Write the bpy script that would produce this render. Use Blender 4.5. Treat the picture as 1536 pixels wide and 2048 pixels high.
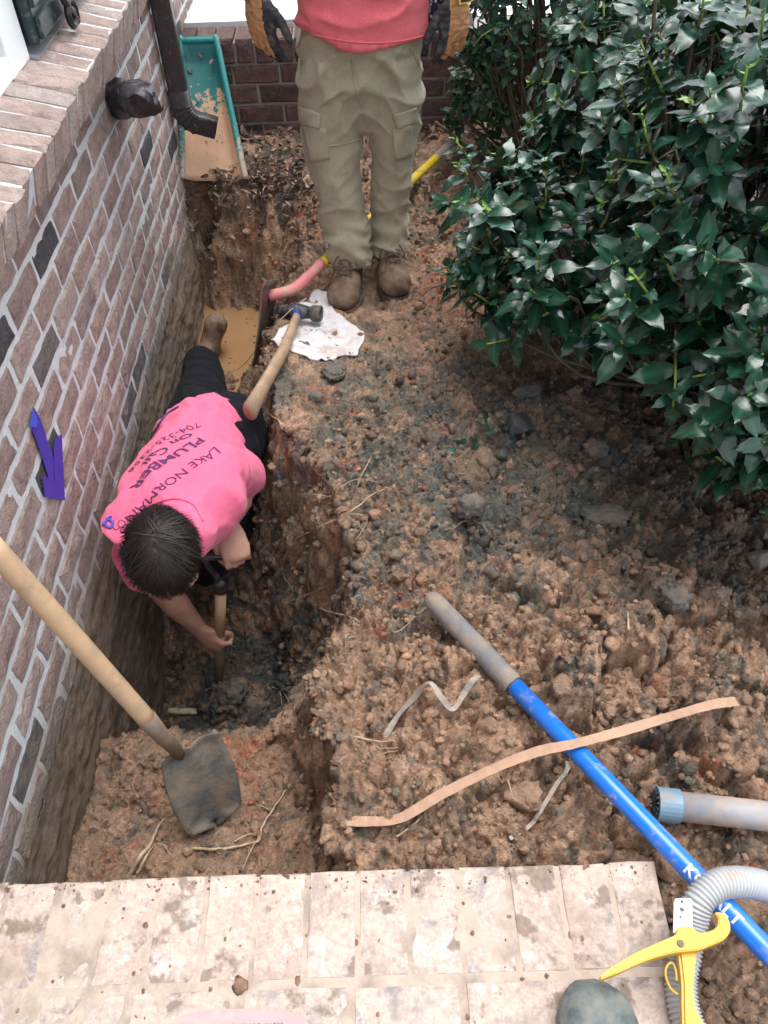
import bpy, bmesh, math, random
import numpy as np
from mathutils import Vector, Matrix, Quaternion
from mathutils.bvhtree import BVHTree

random.seed(7)
RNG = np.random.RandomState(7)
sc = bpy.context.scene
for o in list(bpy.data.objects):
    bpy.data.objects.remove(o)
COL = sc.collection

# ---------------------------------------------------------------- camera, sky, sun, exposure
CAM_POS = np.array([0.0, 0.0, 1.6])
FPX = 1657.0
def cam_basis(p=47.5, roll=2.0):
    p, r = math.radians(p), math.radians(roll)
    f = np.array([0, math.cos(p), -math.sin(p)]); R = np.array([1, 0, 0.]); U = np.cross(R, f)
    return R*math.cos(r) - U*math.sin(r), R*math.sin(r) + U*math.cos(r), f
CR, CU, CF = cam_basis()
cam_d = bpy.data.cameras.new('camera')
cam = bpy.data.objects.new('camera', cam_d); COL.objects.link(cam)
M = Matrix.Identity(4)
for i in range(3):
    M[i][0], M[i][1], M[i][2], M[i][3] = CR[i], CU[i], -CF[i], CAM_POS[i]
cam.matrix_world = M
cam_d.sensor_fit = 'VERTICAL'; cam_d.sensor_height = 24.0; cam_d.lens = 24.0*FPX/2048.0
cam_d.clip_start = 0.02; cam_d.clip_end = 500
sc.camera = cam

SUN_EL, SUN_AZ = 76.0, 35.0
w = bpy.data.worlds.new("World"); sc.world = w; w.use_nodes = True
wt = w.node_tree; bg = wt.nodes['Background']
sky = wt.nodes.new('ShaderNodeTexSky'); sky.sky_type = 'NISHITA'; sky.sun_disc = False
sky.sun_elevation = math.radians(SUN_EL); sky.sun_rotation = math.radians(SUN_AZ)
sky.air_density = 1.0; sky.dust_density = 2.0; sky.ozone_density = 1.0
hs = wt.nodes.new('ShaderNodeHueSaturation'); hs.inputs['Saturation'].default_value = 0.22
wt.links.new(sky.outputs[0], hs.inputs['Color']); wt.links.new(hs.outputs[0], bg.inputs['Color'])
bg.inputs['Strength'].default_value = 0.15
sun_d = bpy.data.lights.new('sun', 'SUN'); sun_d.energy = 0.65; sun_d.angle = math.radians(40); sun_d.color = (1.0, 0.965, 0.92)
sun = bpy.data.objects.new('sun', sun_d); COL.objects.link(sun)
el, az = math.radians(SUN_EL), math.radians(SUN_AZ)
sdir = Vector((math.sin(az)*math.cos(el), math.cos(az)*math.cos(el), math.sin(el)))
sun.rotation_euler = sdir.to_track_quat('Z', 'Y').to_euler()
sun.location = sdir*20
sc.view_settings.view_transform = 'Standard'; sc.view_settings.look = 'None'
sc.view_settings.exposure = 1.62; sc.view_settings.gamma = 1.0; sc.view_settings.use_curve_mapping = False

# ---------------------------------------------------------------- measuring helpers
def ray(x, y):
    d = CF*FPX + CR*(x-768) + CU*(1024-y); return d/np.linalg.norm(d)
def gz(x, y, z):
    d = ray(x, y); return CAM_POS + d*((z-CAM_POS[2])/d[2])
def gx(x, y, X):
    d = ray(x, y); return CAM_POS + d*(X/d[0])
def gy(x, y, Y):
    d = ray(x, y); return CAM_POS + d*(Y/d[1])
def gd(x, y, t):
    return CAM_POS + ray(x, y)*t
V = lambda p: Vector((float(p[0]), float(p[1]), float(p[2])))

# ---------------------------------------------------------------- noise
_PERM = np.random.RandomState(3).permutation(256)
_g = np.random.RandomState(4).normal(size=(256, 3)); _GRAD = _g/np.linalg.norm(_g, axis=1)[:, None]
def pn(P, seed=0):
    P = np.asarray(P, float) + seed*17.31
    i = np.floor(P).astype(int); f = P-i; u = f*f*f*(f*(f*6-15)+10)
    def g(dx, dy, dz):
        h = _PERM[(_PERM[(_PERM[(i[:, 0]+dx) & 255] + i[:, 1]+dy) & 255] + i[:, 2]+dz) & 255]
        d = _GRAD[h]
        return d[:, 0]*(f[:, 0]-dx) + d[:, 1]*(f[:, 1]-dy) + d[:, 2]*(f[:, 2]-dz)
    l = lambda a, b, t: a+(b-a)*t
    x0 = l(g(0,0,0), g(1,0,0), u[:, 0]); x1 = l(g(0,1,0), g(1,1,0), u[:, 0])
    x2 = l(g(0,0,1), g(1,0,1), u[:, 0]); x3 = l(g(0,1,1), g(1,1,1), u[:, 0])
    return l(l(x0, x1, u[:, 1]), l(x2, x3, u[:, 1]), u[:, 2])*1.6
def fbm(P, o=4, seed=0, gain=.5):
    P = np.asarray(P, float); s = 0; a = 1
    for k in range(o):
        s = s + a*pn(P*(2.03**k), seed+k); a *= gain
    return s
def P3(x, y, s=1.0, z=0.0):
    x = np.asarray(x, float); return np.stack([x.ravel()*s, np.asarray(y, float).ravel()*s, np.full(x.size, z)], 1)
def sstep(a, b, x):
    t = np.clip((x-a)/(b-a), 0, 1); return t*t*(3-2*t)

# ---------------------------------------------------------------- object helpers
def link(o, parent=None):
    COL.objects.link(o)
    if parent is not None: o.parent = parent
    return o
def tag(o, label=None, cat=None, group=None, kind=None):
    if label: o['label'] = label
    if cat: o['category'] = cat
    if group: o['group'] = group
    if kind: o['kind'] = kind
    return o
def empty(name, loc=(0, 0, 0), label=None, cat=None, group=None):
    o = bpy.data.objects.new(name, None); o.location = V(loc); o.empty_display_size = .1
    COL.objects.link(o); return tag(o, label, cat, group)
def smooth_me(me, on=True):
    me.polygons.foreach_set('use_smooth', np.full(len(me.polygons), on)); me.update()
def mesh_np(name, v, f, m=None, smooth=False):
    me = bpy.data.meshes.new(name)
    me.from_pydata(np.asarray(v).tolist() if isinstance(v, np.ndarray) else v, [], np.asarray(f).tolist() if isinstance(f, np.ndarray) else f)
    if m is not None:
        for mm in (m if isinstance(m, (list, tuple)) else [m]): me.materials.append(mm)
    smooth_me(me, smooth); me.validate(); return me
def ob(name, me, parent=None, world=True):
    """links a mesh; mesh coordinates are world coordinates, kept so under a moved parent"""
    o = bpy.data.objects.new(name, me); COL.objects.link(o)
    if parent is not None:
        o.parent = parent
        if world: o.matrix_parent_inverse = Matrix.Translation(parent_world(parent)).inverted()
    return o
def parent_world(p):
    t = Vector((0, 0, 0))
    while p is not None:
        t = t + p.location; p = p.parent if False else None
    return t
def bm_ob(name, bm, m, parent=None, smooth=True):
    me = bpy.data.meshes.new(name); bm.normal_update(); bm.to_mesh(me); bm.free()
    for mm in (m if isinstance(m, (list, tuple)) else [m]): me.materials.append(mm)
    smooth_me(me, smooth); return ob(name, me, parent)
def frame_for(t, ref):
    t = t.normalized(); s = ref - t*ref.dot(t)
    if s.length < 1e-5: s = t.orthogonal()
    s.normalize(); return s, t.cross(s)
def loft(bm, pts, ref=(1, 0, 0), n=14, cap=True, mi=0, up=None):
    """pts: (pos, ra, rb): elliptical rings, ra along ref, rb across; rounded ends when cap"""
    ref = Vector(ref); P = [(V(p[0]), p[1], p[2] if len(p) > 2 else p[1]) for p in pts]
    rings = []
    m = len(P)
    def ring(c, t, a, b):
        s, q = frame_for(t, ref)
        return [bm.verts.new(c + s*(a*math.cos(2*math.pi*k/n)) + q*(b*math.sin(2*math.pi*k/n))) for k in range(n)]
    T = []
    for i in range(m):
        a = P[max(i-1, 0)][0]; b = P[min(i+1, m-1)][0]; T.append((b-a).normalized())
    if cap == 'round':
        c, a, b = P[0]; r = min(a, b)
        for s, d in ((.25, .97), (.66, .75), (.9, .4)): rings.append(ring(c - T[0]*r*d, T[0], a*s, b*s))
    for i in range(m): rings.append(ring(P[i][0], T[i], P[i][1], P[i][2]))
    if cap == 'round':
        c, a, b = P[-1]; r = min(a, b)
        for s, d in ((.9, .4), (.66, .75), (.25, .97)): rings.append(ring(c + T[-1]*r*d, T[-1], a*s, b*s))
    for i in range(len(rings)-1):
        for k in range(n):
            f = bm.faces.new((rings[i][k], rings[i][(k+1) % n], rings[i+1][(k+1) % n], rings[i+1][k])); f.material_index = mi
    if cap:
        bm.faces.new(rings[0][::-1]).material_index = mi; bm.faces.new(rings[-1]).material_index = mi
    return rings
def spline(pts, n):
    """Catmull-Rom through tuples of any length, n samples per span"""
    A = np.array([list(map(float, p)) for p in pts]); A = np.vstack([2*A[0]-A[1], A, 2*A[-1]-A[-2]]); out = []
    for i in range(1, len(A)-2):
        for k in range(n):
            t = k/n; p0, p1, p2, p3 = A[i-1:i+3]
            out.append(.5*((2*p1)+(-p0+p2)*t+(2*p0-5*p1+4*p2-p3)*t*t+(-p0+3*p1-3*p2+p3)*t**3))
    out.append(A[-2]); return np.array(out)
def tube(bm, pts, r, n=8, cap='round', r2=None, mi=0):
    m = len(pts); L = []
    for i, p in enumerate(pts):
        rr = r if r2 is None else r+(r2-r)*i/max(m-1, 1)
        L.append((p, rr, rr))
    return loft(bm, L, (0.31, 0.17, .93), n, cap, mi)
def box(bm, c, s, rot=None, mi=0):
    c = V(c); vs = []
    for x in (-1, 1):
        for y in (-1, 1):
            for z in (-1, 1):
                v = Vector((x*s[0]/2, y*s[1]/2, z*s[2]/2))
                if rot is not None: v = rot @ v
                vs.append(bm.verts.new(c+v))
    for f in ((0,1,3,2),(4,6,7,5),(0,4,5,1),(2,3,7,6),(0,2,6,4),(1,5,7,3)):
        bm.faces.new([vs[i] for i in f]).material_index = mi
    return vs
def bevel(bm, w, seg=2):
    bmesh.ops.bevel(bm, geom=list(bm.edges), offset=w, segments=seg, affect='EDGES', profile=.6, clamp_overlap=True)
def ellipsoid(bm, c, r, rot=None, sub=3):
    g = bmesh.ops.create_icosphere(bm, subdivisions=sub, radius=1)
    c = V(c)
    for v in g['verts']:
        p = Vector((v.co.x*r[0], v.co.y*r[1], v.co.z*r[2])); v.co = c + (rot @ p if rot is not None else p)
    return g['verts']
def remeshed(bm, voxel, smooth=4, fac=.5):
    """melts overlapping shapes into one continuous skin, returns a mesh"""
    me = bpy.data.meshes.new('tmp'); bmesh.ops.recalc_face_normals(bm, faces=bm.faces); bm.to_mesh(me); bm.free()
    o = bpy.data.objects.new('tmp', me); COL.objects.link(o)
    r = o.modifiers.new('r', 'REMESH'); r.mode = 'VOXEL'; r.voxel_size = voxel; r.use_smooth_shade = True
    if smooth:
        s = o.modifiers.new('s', 'SMOOTH'); s.iterations = smooth; s.factor = fac
    dg = bpy.context.evaluated_depsgraph_get()
    out = bpy.data.meshes.new_from_object(o.evaluated_get(dg)); bpy.data.objects.remove(o); bpy.data.meshes.remove(me)
    smooth_me(out); return out
def me_arrays(me):
    n = len(me.vertices); v = np.empty(n*3); me.vertices.foreach_get('co', v); nn = np.empty(n*3)
    me.vertices.foreach_get('normal', nn); return v.reshape(-1, 3), nn.reshape(-1, 3)
def me_set(me, v):
    me.vertices.foreach_set('co', np.asarray(v, float).ravel()); me.update()
def face_mats(me, fn):
    n = len(me.polygons); c = np.empty(n*3); me.polygons.foreach_get('center', c); nn = np.empty(n*3); me.polygons.foreach_get('normal', nn)
    me.polygons.foreach_set('material_index', np.asarray(fn(c.reshape(-1, 3), nn.reshape(-1, 3)), int)); me.update()
def thicken(bm, th):
    """gives a sheet its thickness: a copy moved back along the normals, joined round the border"""
    bm.normal_update(); bv_ = list(bm.verts); bf_ = list(bm.faces); be_ = [(e.verts[0], e.verts[1], e.link_faces[0]) for e in bm.edges if len(e.link_faces) == 1]
    nw = {v: bm.verts.new(v.co - v.normal*th) for v in bv_}
    for f in bf_: bm.faces.new([nw[v] for v in reversed(f.verts)]).material_index = f.material_index
    for a, b, f in be_:
        vs = list(f.verts); i = vs.index(a)
        if vs[(i+1) % len(vs)] is not b: a, b = b, a
        bm.faces.new((b, a, nw[a], nw[b])).material_index = f.material_index
    bm.normal_update()
def set_col(me, rgb, name='col'):
    a = me.color_attributes.new(name, 'FLOAT_COLOR', 'POINT'); n = len(me.vertices)
    d = np.ones((n, 4)); d[:, :3] = rgb; a.data.foreach_set('color', d.ravel())
def bvh_me(me):
    return BVHTree.FromPolygons([v.co.copy() for v in me.vertices], [tuple(p.vertices) for p in me.polygons])

# ---------------------------------------------------------------- material helpers
class NT:
    def __init__(s, name):
        s.m = bpy.data.materials.new(name); s.m.use_nodes = True; s.t = s.m.node_tree
        s.b = s.t.nodes['Principled BSDF']
    def n(s, typ, **k):
        x = s.t.nodes.new(typ)
        for a, v in k.items(): setattr(x, a, v)
        return x
    def put(s, sock, v):
        if hasattr(v, 'is_output') or isinstance(v, bpy.types.NodeSocket): s.t.links.new(v, sock)
        else:
            if isinstance(v, (tuple, list)) and len(v) == 3 and sock.type == 'RGBA': v = (*v, 1)
            sock.default_value = v
    def pos(s): return s.n('ShaderNodeNewGeometry').outputs['Position']
    def objco(s): return s.n('ShaderNodeTexCoord').outputs['Object']
    def mapped(s, vec, scale=(1, 1, 1), loc=None):
        x = s.n('ShaderNodeMapping'); s.put(x.inputs['Vector'], vec); x.inputs['Scale'].default_value = scale
        if loc is not None: s.put(x.inputs['Location'], loc)
        return x.outputs[0]
    def noise(s, vec, scale, detail=4, rough=.55, dist=0):
        x = s.n('ShaderNodeTexNoise'); s.put(x.inputs['Vector'], vec); x.inputs['Scale'].default_value = scale
        x.inputs['Detail'].default_value = detail; x.inputs['Roughness'].default_value = rough; x.inputs['Distortion'].default_value = dist
        return x.outputs['Fac']
    def voro(s, vec, scale, feat='F1', out='Distance'):
        x = s.n('ShaderNodeTexVoronoi', feature=feat); s.put(x.inputs['Vector'], vec); x.inputs['Scale'].default_value = scale
        return x.outputs[out]
    def rnd(s): return s.n('ShaderNodeObjectInfo').outputs['Random']
    def ramp(s, fac, stops, const=False):
        x = s.n('ShaderNodeValToRGB'); s.put(x.inputs[0], fac); cr = x.color_ramp
        if const: cr.interpolation = 'CONSTANT'
        while len(cr.elements) < len(stops): cr.elements.new(.5)
        for e, (p, c) in zip(cr.elements, stops):
            e.position = p; e.color = (*c, 1) if isinstance(c, tuple) else (c, c, c, 1)
        return x.outputs[0]
    def mix(s, fac, a, b, mode='MIX'):
        x = s.n('ShaderNodeMix', data_type='RGBA', blend_type=mode); s.put(x.inputs[0], fac); s.put(x.inputs[6], a); s.put(x.inputs[7], b)
        return x.outputs[2]
    def math(s, op, a, b=0.0, clamp=False):
        x = s.n('ShaderNodeMath', operation=op, use_clamp=clamp); s.put(x.inputs[0], a); s.put(x.inputs[1], b); return x.outputs[0]
    def attr(s, name='col'): return s.n('ShaderNodeAttribute', attribute_name=name).outputs['Color']
    def sepz(s, vec, i=2):
        x = s.n('ShaderNodeSeparateXYZ'); s.put(x.inputs[0], vec); return x.outputs[i]
    def bump(s, h, dist=.003, strength=.6):
        x = s.n('ShaderNodeBump'); s.put(x.inputs['Height'], h); x.inputs['Distance'].default_value = dist; x.inputs['Strength'].default_value = strength
        s.t.links.new(x.outputs[0], s.b.inputs['Normal'])
    def done(s, col=None, rough=None, metal=None, spec=None, coat=None, sss=None):
        if col is not None: s.put(s.b.inputs['Base Color'], col)
        if rough is not None: s.put(s.b.inputs['Roughness'], rough)
        if metal is not None: s.put(s.b.inputs['Metallic'], metal)
        if spec is not None: s.put(s.b.inputs['Specular IOR Level'], spec)
        if coat is not None: s.put(s.b.inputs['Coat Weight'], coat); s.b.inputs['Coat Roughness'].default_value = .15
        if sss is not None:
            s.b.inputs['Subsurface Weight'].default_value = sss; s.b.inputs['Subsurface Radius'].default_value = (.01, .004, .002)
        return s.m
MUD = (.27, .18, .12)
def simple(name, col, rough=.6, var=.25, scale=25, dirt=0.0, dirt_scale=14, dirt_col=MUD, bump=0.0, bscale=120, metal=0, spec=None, coat=None):
    t = NT(name); p = t.pos()
    f = t.noise(p, scale, 4)
    c = t.mix(f, tuple(x*(1-var) for x in col), tuple(min(1, x*(1+var)) for x in col))
    if dirt > 0:
        d = t.ramp(t.noise(p, dirt_scale, 7, .65), [(max(0, .62-dirt*.5), 0.0), (min(1, .74-dirt*.3), 1.0)])
        c = t.mix(d, c, dirt_col)
        rough = t.mix(d, (rough,)*3, (.9,)*3)
    if bump > 0: t.bump(t.noise(p, bscale, 5, .6), bump, .7)
    return t.done(c, rough, metal, spec, coat)
# ================================================================ materials of the setting
def m_soil():
    t = NT('soil'); p = t.pos(); c = t.attr()
    a = t.noise(p, 60, 6, .7); b = t.noise(p, 9, 4, .6)
    c = t.mix(1.0, c, t.ramp(a, [(.28, .60), (.5, 1.0), (.72, 1.45)]), 'MULTIPLY')
    c = t.mix(t.ramp(b, [(.45, 0.0), (.7, .35)]), c, (.30, .185, .115))
    h = t.math('ADD', t.math('MULTIPLY', t.noise(p, 210, 7, .8), 1.4), t.math('ADD', t.math('MULTIPLY', t.voro(p, 105), .7), t.math('MULTIPLY', t.voro(p, 230), .5)))
    t.bump(h, .0085, .95)
    return t.done(c, t.ramp(b, [(.3, .55), (.6, .9)]), spec=.3)
SOIL = m_soil()
def m_brick(name, stops, dirt_z=None, soot=.25):
    t = NT(name); p = t.pos(); r = t.rnd()
    base = t.ramp(r, stops, True)
    off = t.n('ShaderNodeCombineXYZ'); t.put(off.inputs[0], t.math('MULTIPLY', r, 37.0))
    va = t.n('ShaderNodeVectorMath', operation='ADD'); t.put(va.inputs[0], p); t.put(va.inputs[1], off.outputs[0]); q = va.outputs[0]
    n1 = t.noise(q, 22, 5, .65, .6); n2 = t.noise(q, 110, 5, .7)
    c = t.mix(1.0, base, t.ramp(n1, [(.25, .66), (.5, 1.0), (.78, 1.32)]), 'MULTIPLY')
    c = t.mix(t.ramp(n2, [(.58, 0.0), (.72, .5)]), c, (.46, .40, .37))
    c = t.mix(t.ramp(t.noise(q, 14, 6, .7, 1.2), [(.56, 0.0), (.68, soot)]), c, (.06, .055, .06))
    if dirt_z is not None:
        f = t.math('ADD', t.math('MULTIPLY', t.math('SUBTRACT', dirt_z, t.sepz(p)), 5.0), t.math('MULTIPLY', t.math('SUBTRACT', t.noise(p, 9, 6, .65), .5), 2.4))
        d = t.ramp(f, [(.0, 0.0), (.75, .92)])
        c = t.mix(d, c, t.mix(t.noise(p, 30, 4), (.20, .165, .13), (.36, .31, .26)))
    t.bump(t.math('ADD', t.math('MULTIPLY', t.noise(q, 45, 5, .65, .8), 1.6), n2), .010, .9)
    return t.done(c, .85, spec=.25)
BRICK = m_brick('house_brick', [(0, (.37, .27, .242)), (.2, (.41, .31, .28)), (.4, (.325, .238, .215)), (.58, (.43, .34, .31)), (.74, (.30, .23, .213)), (.90, (.085, .082, .09)), (.955, (.17, .15, .148))], .03)
LEDGE = m_brick('ledge_brick', [(0, (.44, .335, .30)), (.3, (.48, .375, .335)), (.6, (.41, .32, .29)), (.8, (.46, .39, .36))], None, .12)
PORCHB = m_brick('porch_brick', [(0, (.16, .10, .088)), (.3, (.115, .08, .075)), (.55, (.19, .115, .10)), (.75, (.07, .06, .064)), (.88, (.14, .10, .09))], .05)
def m_mortar(name, col, dirt_z=None):
    t = NT(name); p = t.pos(); n = t.noise(p, 70, 6, .7)
    c = t.mix(n, tuple(x*.72 for x in col), tuple(min(1, x*1.18) for x in col))
    if dirt_z is not None:
        f = t.math('ADD', t.math('MULTIPLY', t.math('SUBTRACT', dirt_z, t.sepz(p)), 7.0), t.math('MULTIPLY', t.math('SUBTRACT', t.noise(p, 9, 6, .65), .5), 2.2))
        c = t.mix(t.ramp(f, [(.15, 0.0), (.9, .9)]), c, t.mix(t.noise(p, 30, 4), (.24, .20, .155), (.42, .36, .29)))
    t.bump(n, .004, .9)
    return t.done(c, .9, spec=.2)
MORTAR = m_mortar('mortar', (.60, .63, .64), .0)
PMORTAR = m_mortar('porch_mortar', (.33, .32, .31))
def m_found():
    t = NT('dirty_footing'); p = t.pos()
    st = t.mapped(p, (1, 1.6, 26)); s = t.noise(st, 1.6, 6, .7); n = t.noise(p, 26, 6, .7)
    c = t.mix(s, (.14, .105, .075), (.33, .255, .19))
    c = t.mix(t.ramp(n, [(.45, 0.0), (.7, .55)]), c, (.36, .29, .22))
    g = t.math('ADD', t.math('MULTIPLY', t.math('ADD', t.sepz(p), .16), 6.0), t.math('MULTIPLY', t.math('SUBTRACT', t.noise(p, 7, 6, .65), .5), 2.4))
    c = t.mix(t.ramp(g, [(.2, 0.0), (.8, .75)]), c, t.mix(n, (.27, .25, .225), (.43, .41, .385)))
    t.bump(t.math('ADD', s, t.math('MULTIPLY', t.noise(p, 150, 7, .78), 1.3)), .011, 1.0)
    return t.done(c, .9, spec=.2)
FOUND = m_found()
def m_stoop():
    t = NT('stoop_brick'); p = t.pos(); r = t.rnd()
    c = t.ramp(r, [(0, (.40, .32, .285)), (.3, (.36, .315, .295)), (.55, (.43, .335, .28)), (.8, (.38, .31, .28))], True)
    n1 = t.noise(p, 15, 9, .72, .5); n2 = t.noise(p, 75, 6, .7); n3 = t.noise(t.mapped(p, (1, 1, 1), (3, 8, 1)), 8, 7, .66, .5)
    c = t.mix(t.ramp(n3, [(.53, 0.0), (.62, .7)]), c, (.21, .22, .24))
    c = t.mix(t.ramp(n1, [(.40, 0.0), (.52, .95)]), c, t.mix(n2, (.47, .355, .295), (.63, .52, .45)))
    c = t.mix(t.ramp(t.noise(t.mapped(p, (1, 1, 1), (1, 2, 5)), 14, 7, .7), [(.56, 0.0), (.66, .8)]), c, (.60, .575, .55))
    c = t.mix(t.ramp(t.noise(t.mapped(p, (1, 1, 1), (9, 4, 2)), 15, 5, .6), [(.56, 0.0), (.62, .9)]), c, (.25, .19, .155))
    c = t.mix(1.0, c, t.ramp(n2, [(.3, .8), (.7, 1.15)]), 'MULTIPLY')
    t.bump(t.math('ADD', n2, t.math('MULTIPLY', n1, .8)), .004, .7)
    return t.done(c, .85, spec=.25)
STOOP = m_stoop()
STOOPM = simple('stoop_mortar', (.47, .38, .31), .9, .25, 40, .3, 12, (.30, .24, .20), .004, 90)
CONCRETE = simple('concrete', (.66, .69, .69), .85, .08, 8, .05, 6, (.5, .5, .48), .002, 150)

# ================================================================ terrain
yk = np.array([.40, .616, .707, .817, .937, 1.026, 1.134, 1.315, 1.435, 1.685, 1.858, 2.073, 2.456, 2.644, 2.917, 3.15, 3.4])
rimx = np.array([-.10, -.105, -.115, -.14, -.175, -.14, -.072, -.045, -.090, -.200, -.285, -.359, -.335, -.31, -.25, -.24, -.24])
yb = np.array([.40, .6, .77, 1.0, 1.15, 1.3, 1.43, 1.53, 1.64, 1.95, 2.2, 2.58, 2.78, 3.15, 3.4])
basx = np.array([-.15, -.155, -.17, -.27, -.37, -.365, -.36, -.365, -.425, -.49, -.505, -.525, -.50, -.55, -.55])
yf = np.array([.40, .6, .77, .94, 1.04, 1.10, 1.17, 1.25, 1.35, 1.5, 1.62, 1.75, 1.9, 2.2, 2.58, 2.68, 3.4])
flz = np.array([-.24, -.27, -.33, -.37, -.38, -.47, -.66, -.76, -.80, -.77, -.68, -.60, -.55, -.47, -.44, -.50, -.50])
def ground_g(x, y):
    g = .05*sstep(3.0, 3.6, y) - .10*np.exp(-((x-.0)/.3)**2-((y-2.6)/.35)**2)
    g = g + .09*np.exp(-((x-.62)/.33)**2-((y-.98)/.28)**2) + .05*np.exp(-((x-.25)/.2)**2-((y-1.12)/.17)**2)
    g = g - .05*np.exp(-((x-.7)/.35)**2-((y-1.55)/.25)**2) + .035*np.exp(-((x-.15)/.18)**2-((y-.85)/.14)**2)
    return g - .05*sstep(.66, .5, y)
def base_z(x, y):
    sh = x.shape
    n1 = fbm(P3(x, y, 3.2), 4, 1).reshape(sh); n2 = fbm(P3(x, y, 11), 4, 5).reshape(sh); n3 = fbm(P3(x, y, 34), 3, 9).reshape(sh)
    G = ground_g(x, y) + .028*n1 + .014*n2
    wob = .04*n2 + .008*n3
    xr = np.interp(y, yk, rimx) + wob; xb = np.interp(y, yb, basx) - .015 + .6*wob
    zf = np.interp(y, yf, flz) + .018*n2 + .012*n1
    # heap of dark clay at the bottom of the hole
    zf = zf + .15*np.exp(-((x+.51)/.10)**2-((y-1.335)/.085)**2) + .05*np.exp(-((x+.66)/.1)**2-((y-1.0)/.09)**2)
    zf = zf + .05*np.exp(-((x+.60)/.05)**2-((y-2.62)/.07)**2)
    t = np.clip((x-xb)/np.maximum(xr-xb, .03), -1, 2)
    tt = np.clip(t, 0, 1); prof = .80*tt + .20*sstep(.45, 1.0, tt)
    z = zf + (G-zf)*prof
    # far cut face: the trench ends at the undisturbed bank in front of the splash block
    far = sstep(3.02, 3.29, y + .025*n2 + .14*np.clip(x+.45, 0, 1))
    far = np.where((x < -.66) & (z < 1), np.minimum(far, 1-.75*np.exp(-((x+.70)/.05)**2-((y-3.24)/.09)**2)), far)
    z = z + (G+.03-z)*far*(x < .2)
    return z, G, prof, far
X = np.concatenate([np.arange(-.80, .10, .0032), np.arange(.10, 1.05, .0048), np.arange(1.05, 2.6, .025)])
Y = np.concatenate([np.arange(-.35, .2, .02), np.arange(.2, 1.9, .0042), np.arange(1.9, 3.4, .0062), np.arange(3.4, 3.78, .012)])
GX, GY = np.meshgrid(X, Y)
Z0, GG, PROF, FAR = base_z(GX, GY)
NX, NY = len(X), len(Y)
TAN = np.array((.64, .405, .27)); BRN = np.array((.44, .295, .20)); GRY = np.array((.19, .19, .162)); BLU = np.array((.085, .10, .096))
RED = np.array((.56, .20, .11)); DRK = np.array((.10, .075, .058)); OCH = np.array((.43, .25, .13))
def weights(x, y, z):
    """share of each soil colour at a place: tan, brown, grey, blue clay, red clay, dark topsoil"""
    grey = 3.3*np.exp(-((x-.60)/.62)**2-((y-1.66)/.36)**2) + .8*sstep(.70, 1.0, x) + .16 + .45*np.exp(-((x-.0)/.2)**2-((y-1.95)/.25)**2)
    hole = np.exp(-((x+.50)/.30)**2-((y-1.38)/.24)**2)*sstep(-.30, -.50, z)
    top = sstep(3.05, 3.2, y)*sstep(-.12, .0, z)
    tan = 1.1*np.exp(-((x-.35)/.6)**2-((y-.85)/.34)**2) + .25 + .35*np.exp(-((x+.2)/.18)**2-((y-1.9)/.5)**2)
    pit = sstep(-.05, -.25, z)
    cx = [(-.39, .965, .075, 1.6), (.045, 1.16, .06, 1.2), (-.36, 1.62, .06, 1.3), (-.15, 1.95, .04, .8), (.12, 2.0, .05, .5), (.3, 2.6, .12, .7), (-.24, 3.1, .1, .5)]
    red = .04 + sum(a*np.exp(-((x-p)**2+(y-q)**2)/r**2) for p, q, r, a in cx)
    return [tan*(1-.5*pit)*(1-hole)*(1-.8*top), (.55+.7*pit)*(1-.8*hole), grey*(1-.75*pit)*(1-top), 3.2*hole + .38*grey, red*(1-.9*hole), .10 + 1.6*top]
PAL = np.array([TAN, BRN, GRY, BLU, RED, DRK])
Wt = np.stack(weights(GX, GY, Z0), -1)
PC = np.stack([GX, GY, Z0], -1).reshape(-1, 3)
nz = np.stack([.5+.9*fbm(PC*7 + k*3.3, 4, 20+k).reshape(GX.shape) for k in range(6)], -1)
Wn = np.clip(Wt*np.clip(nz, .03, 2)**2, 1e-4, None); Wn /= Wn.sum(-1, keepdims=True)
COLG = Wn @ PAL
def worley(x, y, cell, seed):
    """broken clods: distance to the nearest and second nearest centre, a random number per clod"""
    sh = x.shape; P_ = P3(x, y, 1.0); q = P3(x, y, 1/(cell*.55), seed*3.1); q2 = P3(x, y, 1/(cell*.2), seed*5.3)
    wx = x + cell*(.30*pn(q, seed) + .12*pn(q2, seed+1)).reshape(sh); wy = y + cell*(.30*pn(q, seed+2) + .12*pn(q2, seed+3)).reshape(sh)
    u, v = wx/cell, wy/cell; iu, iv = np.floor(u).astype(int), np.floor(v).astype(int)
    f1 = np.full(sh, 9.); f2 = np.full(sh, 9.); idr = np.zeros(sh)
    R3 = np.random.RandomState(seed).rand(3, 256, 256)
    for a in (-1, 0, 1):
        for b in (-1, 0, 1):
            ca, cb = (iu+a) % 256, (iv+b) % 256
            d = np.hypot(iu+a+R3[0][ca, cb]-u, iv+b+R3[1][ca, cb]-v)
            near = d < f1; f2 = np.where(near, f1, np.minimum(f2, d)); idr = np.where(near, R3[2][ca, cb], idr); f1 = np.where(near, d, f1)
    return f1*cell, f2*cell, idr
heapm = np.clip(np.exp(-((GX-.55)/.62)**2-((GY-.92)/.42)**2)*1.15, 0, 1)
CM = np.clip(.38 + .62*heapm - .55*np.exp(-((GX-.0)/.24)**2-((GY-2.45)/.35)**2) - .45*(PROF < .97)*(GX < .05), .06, 1)*sstep(1.12, 1.0, GX)*sstep(3.6, 3.3, GY)
CLOD = 0; CID = []
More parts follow.
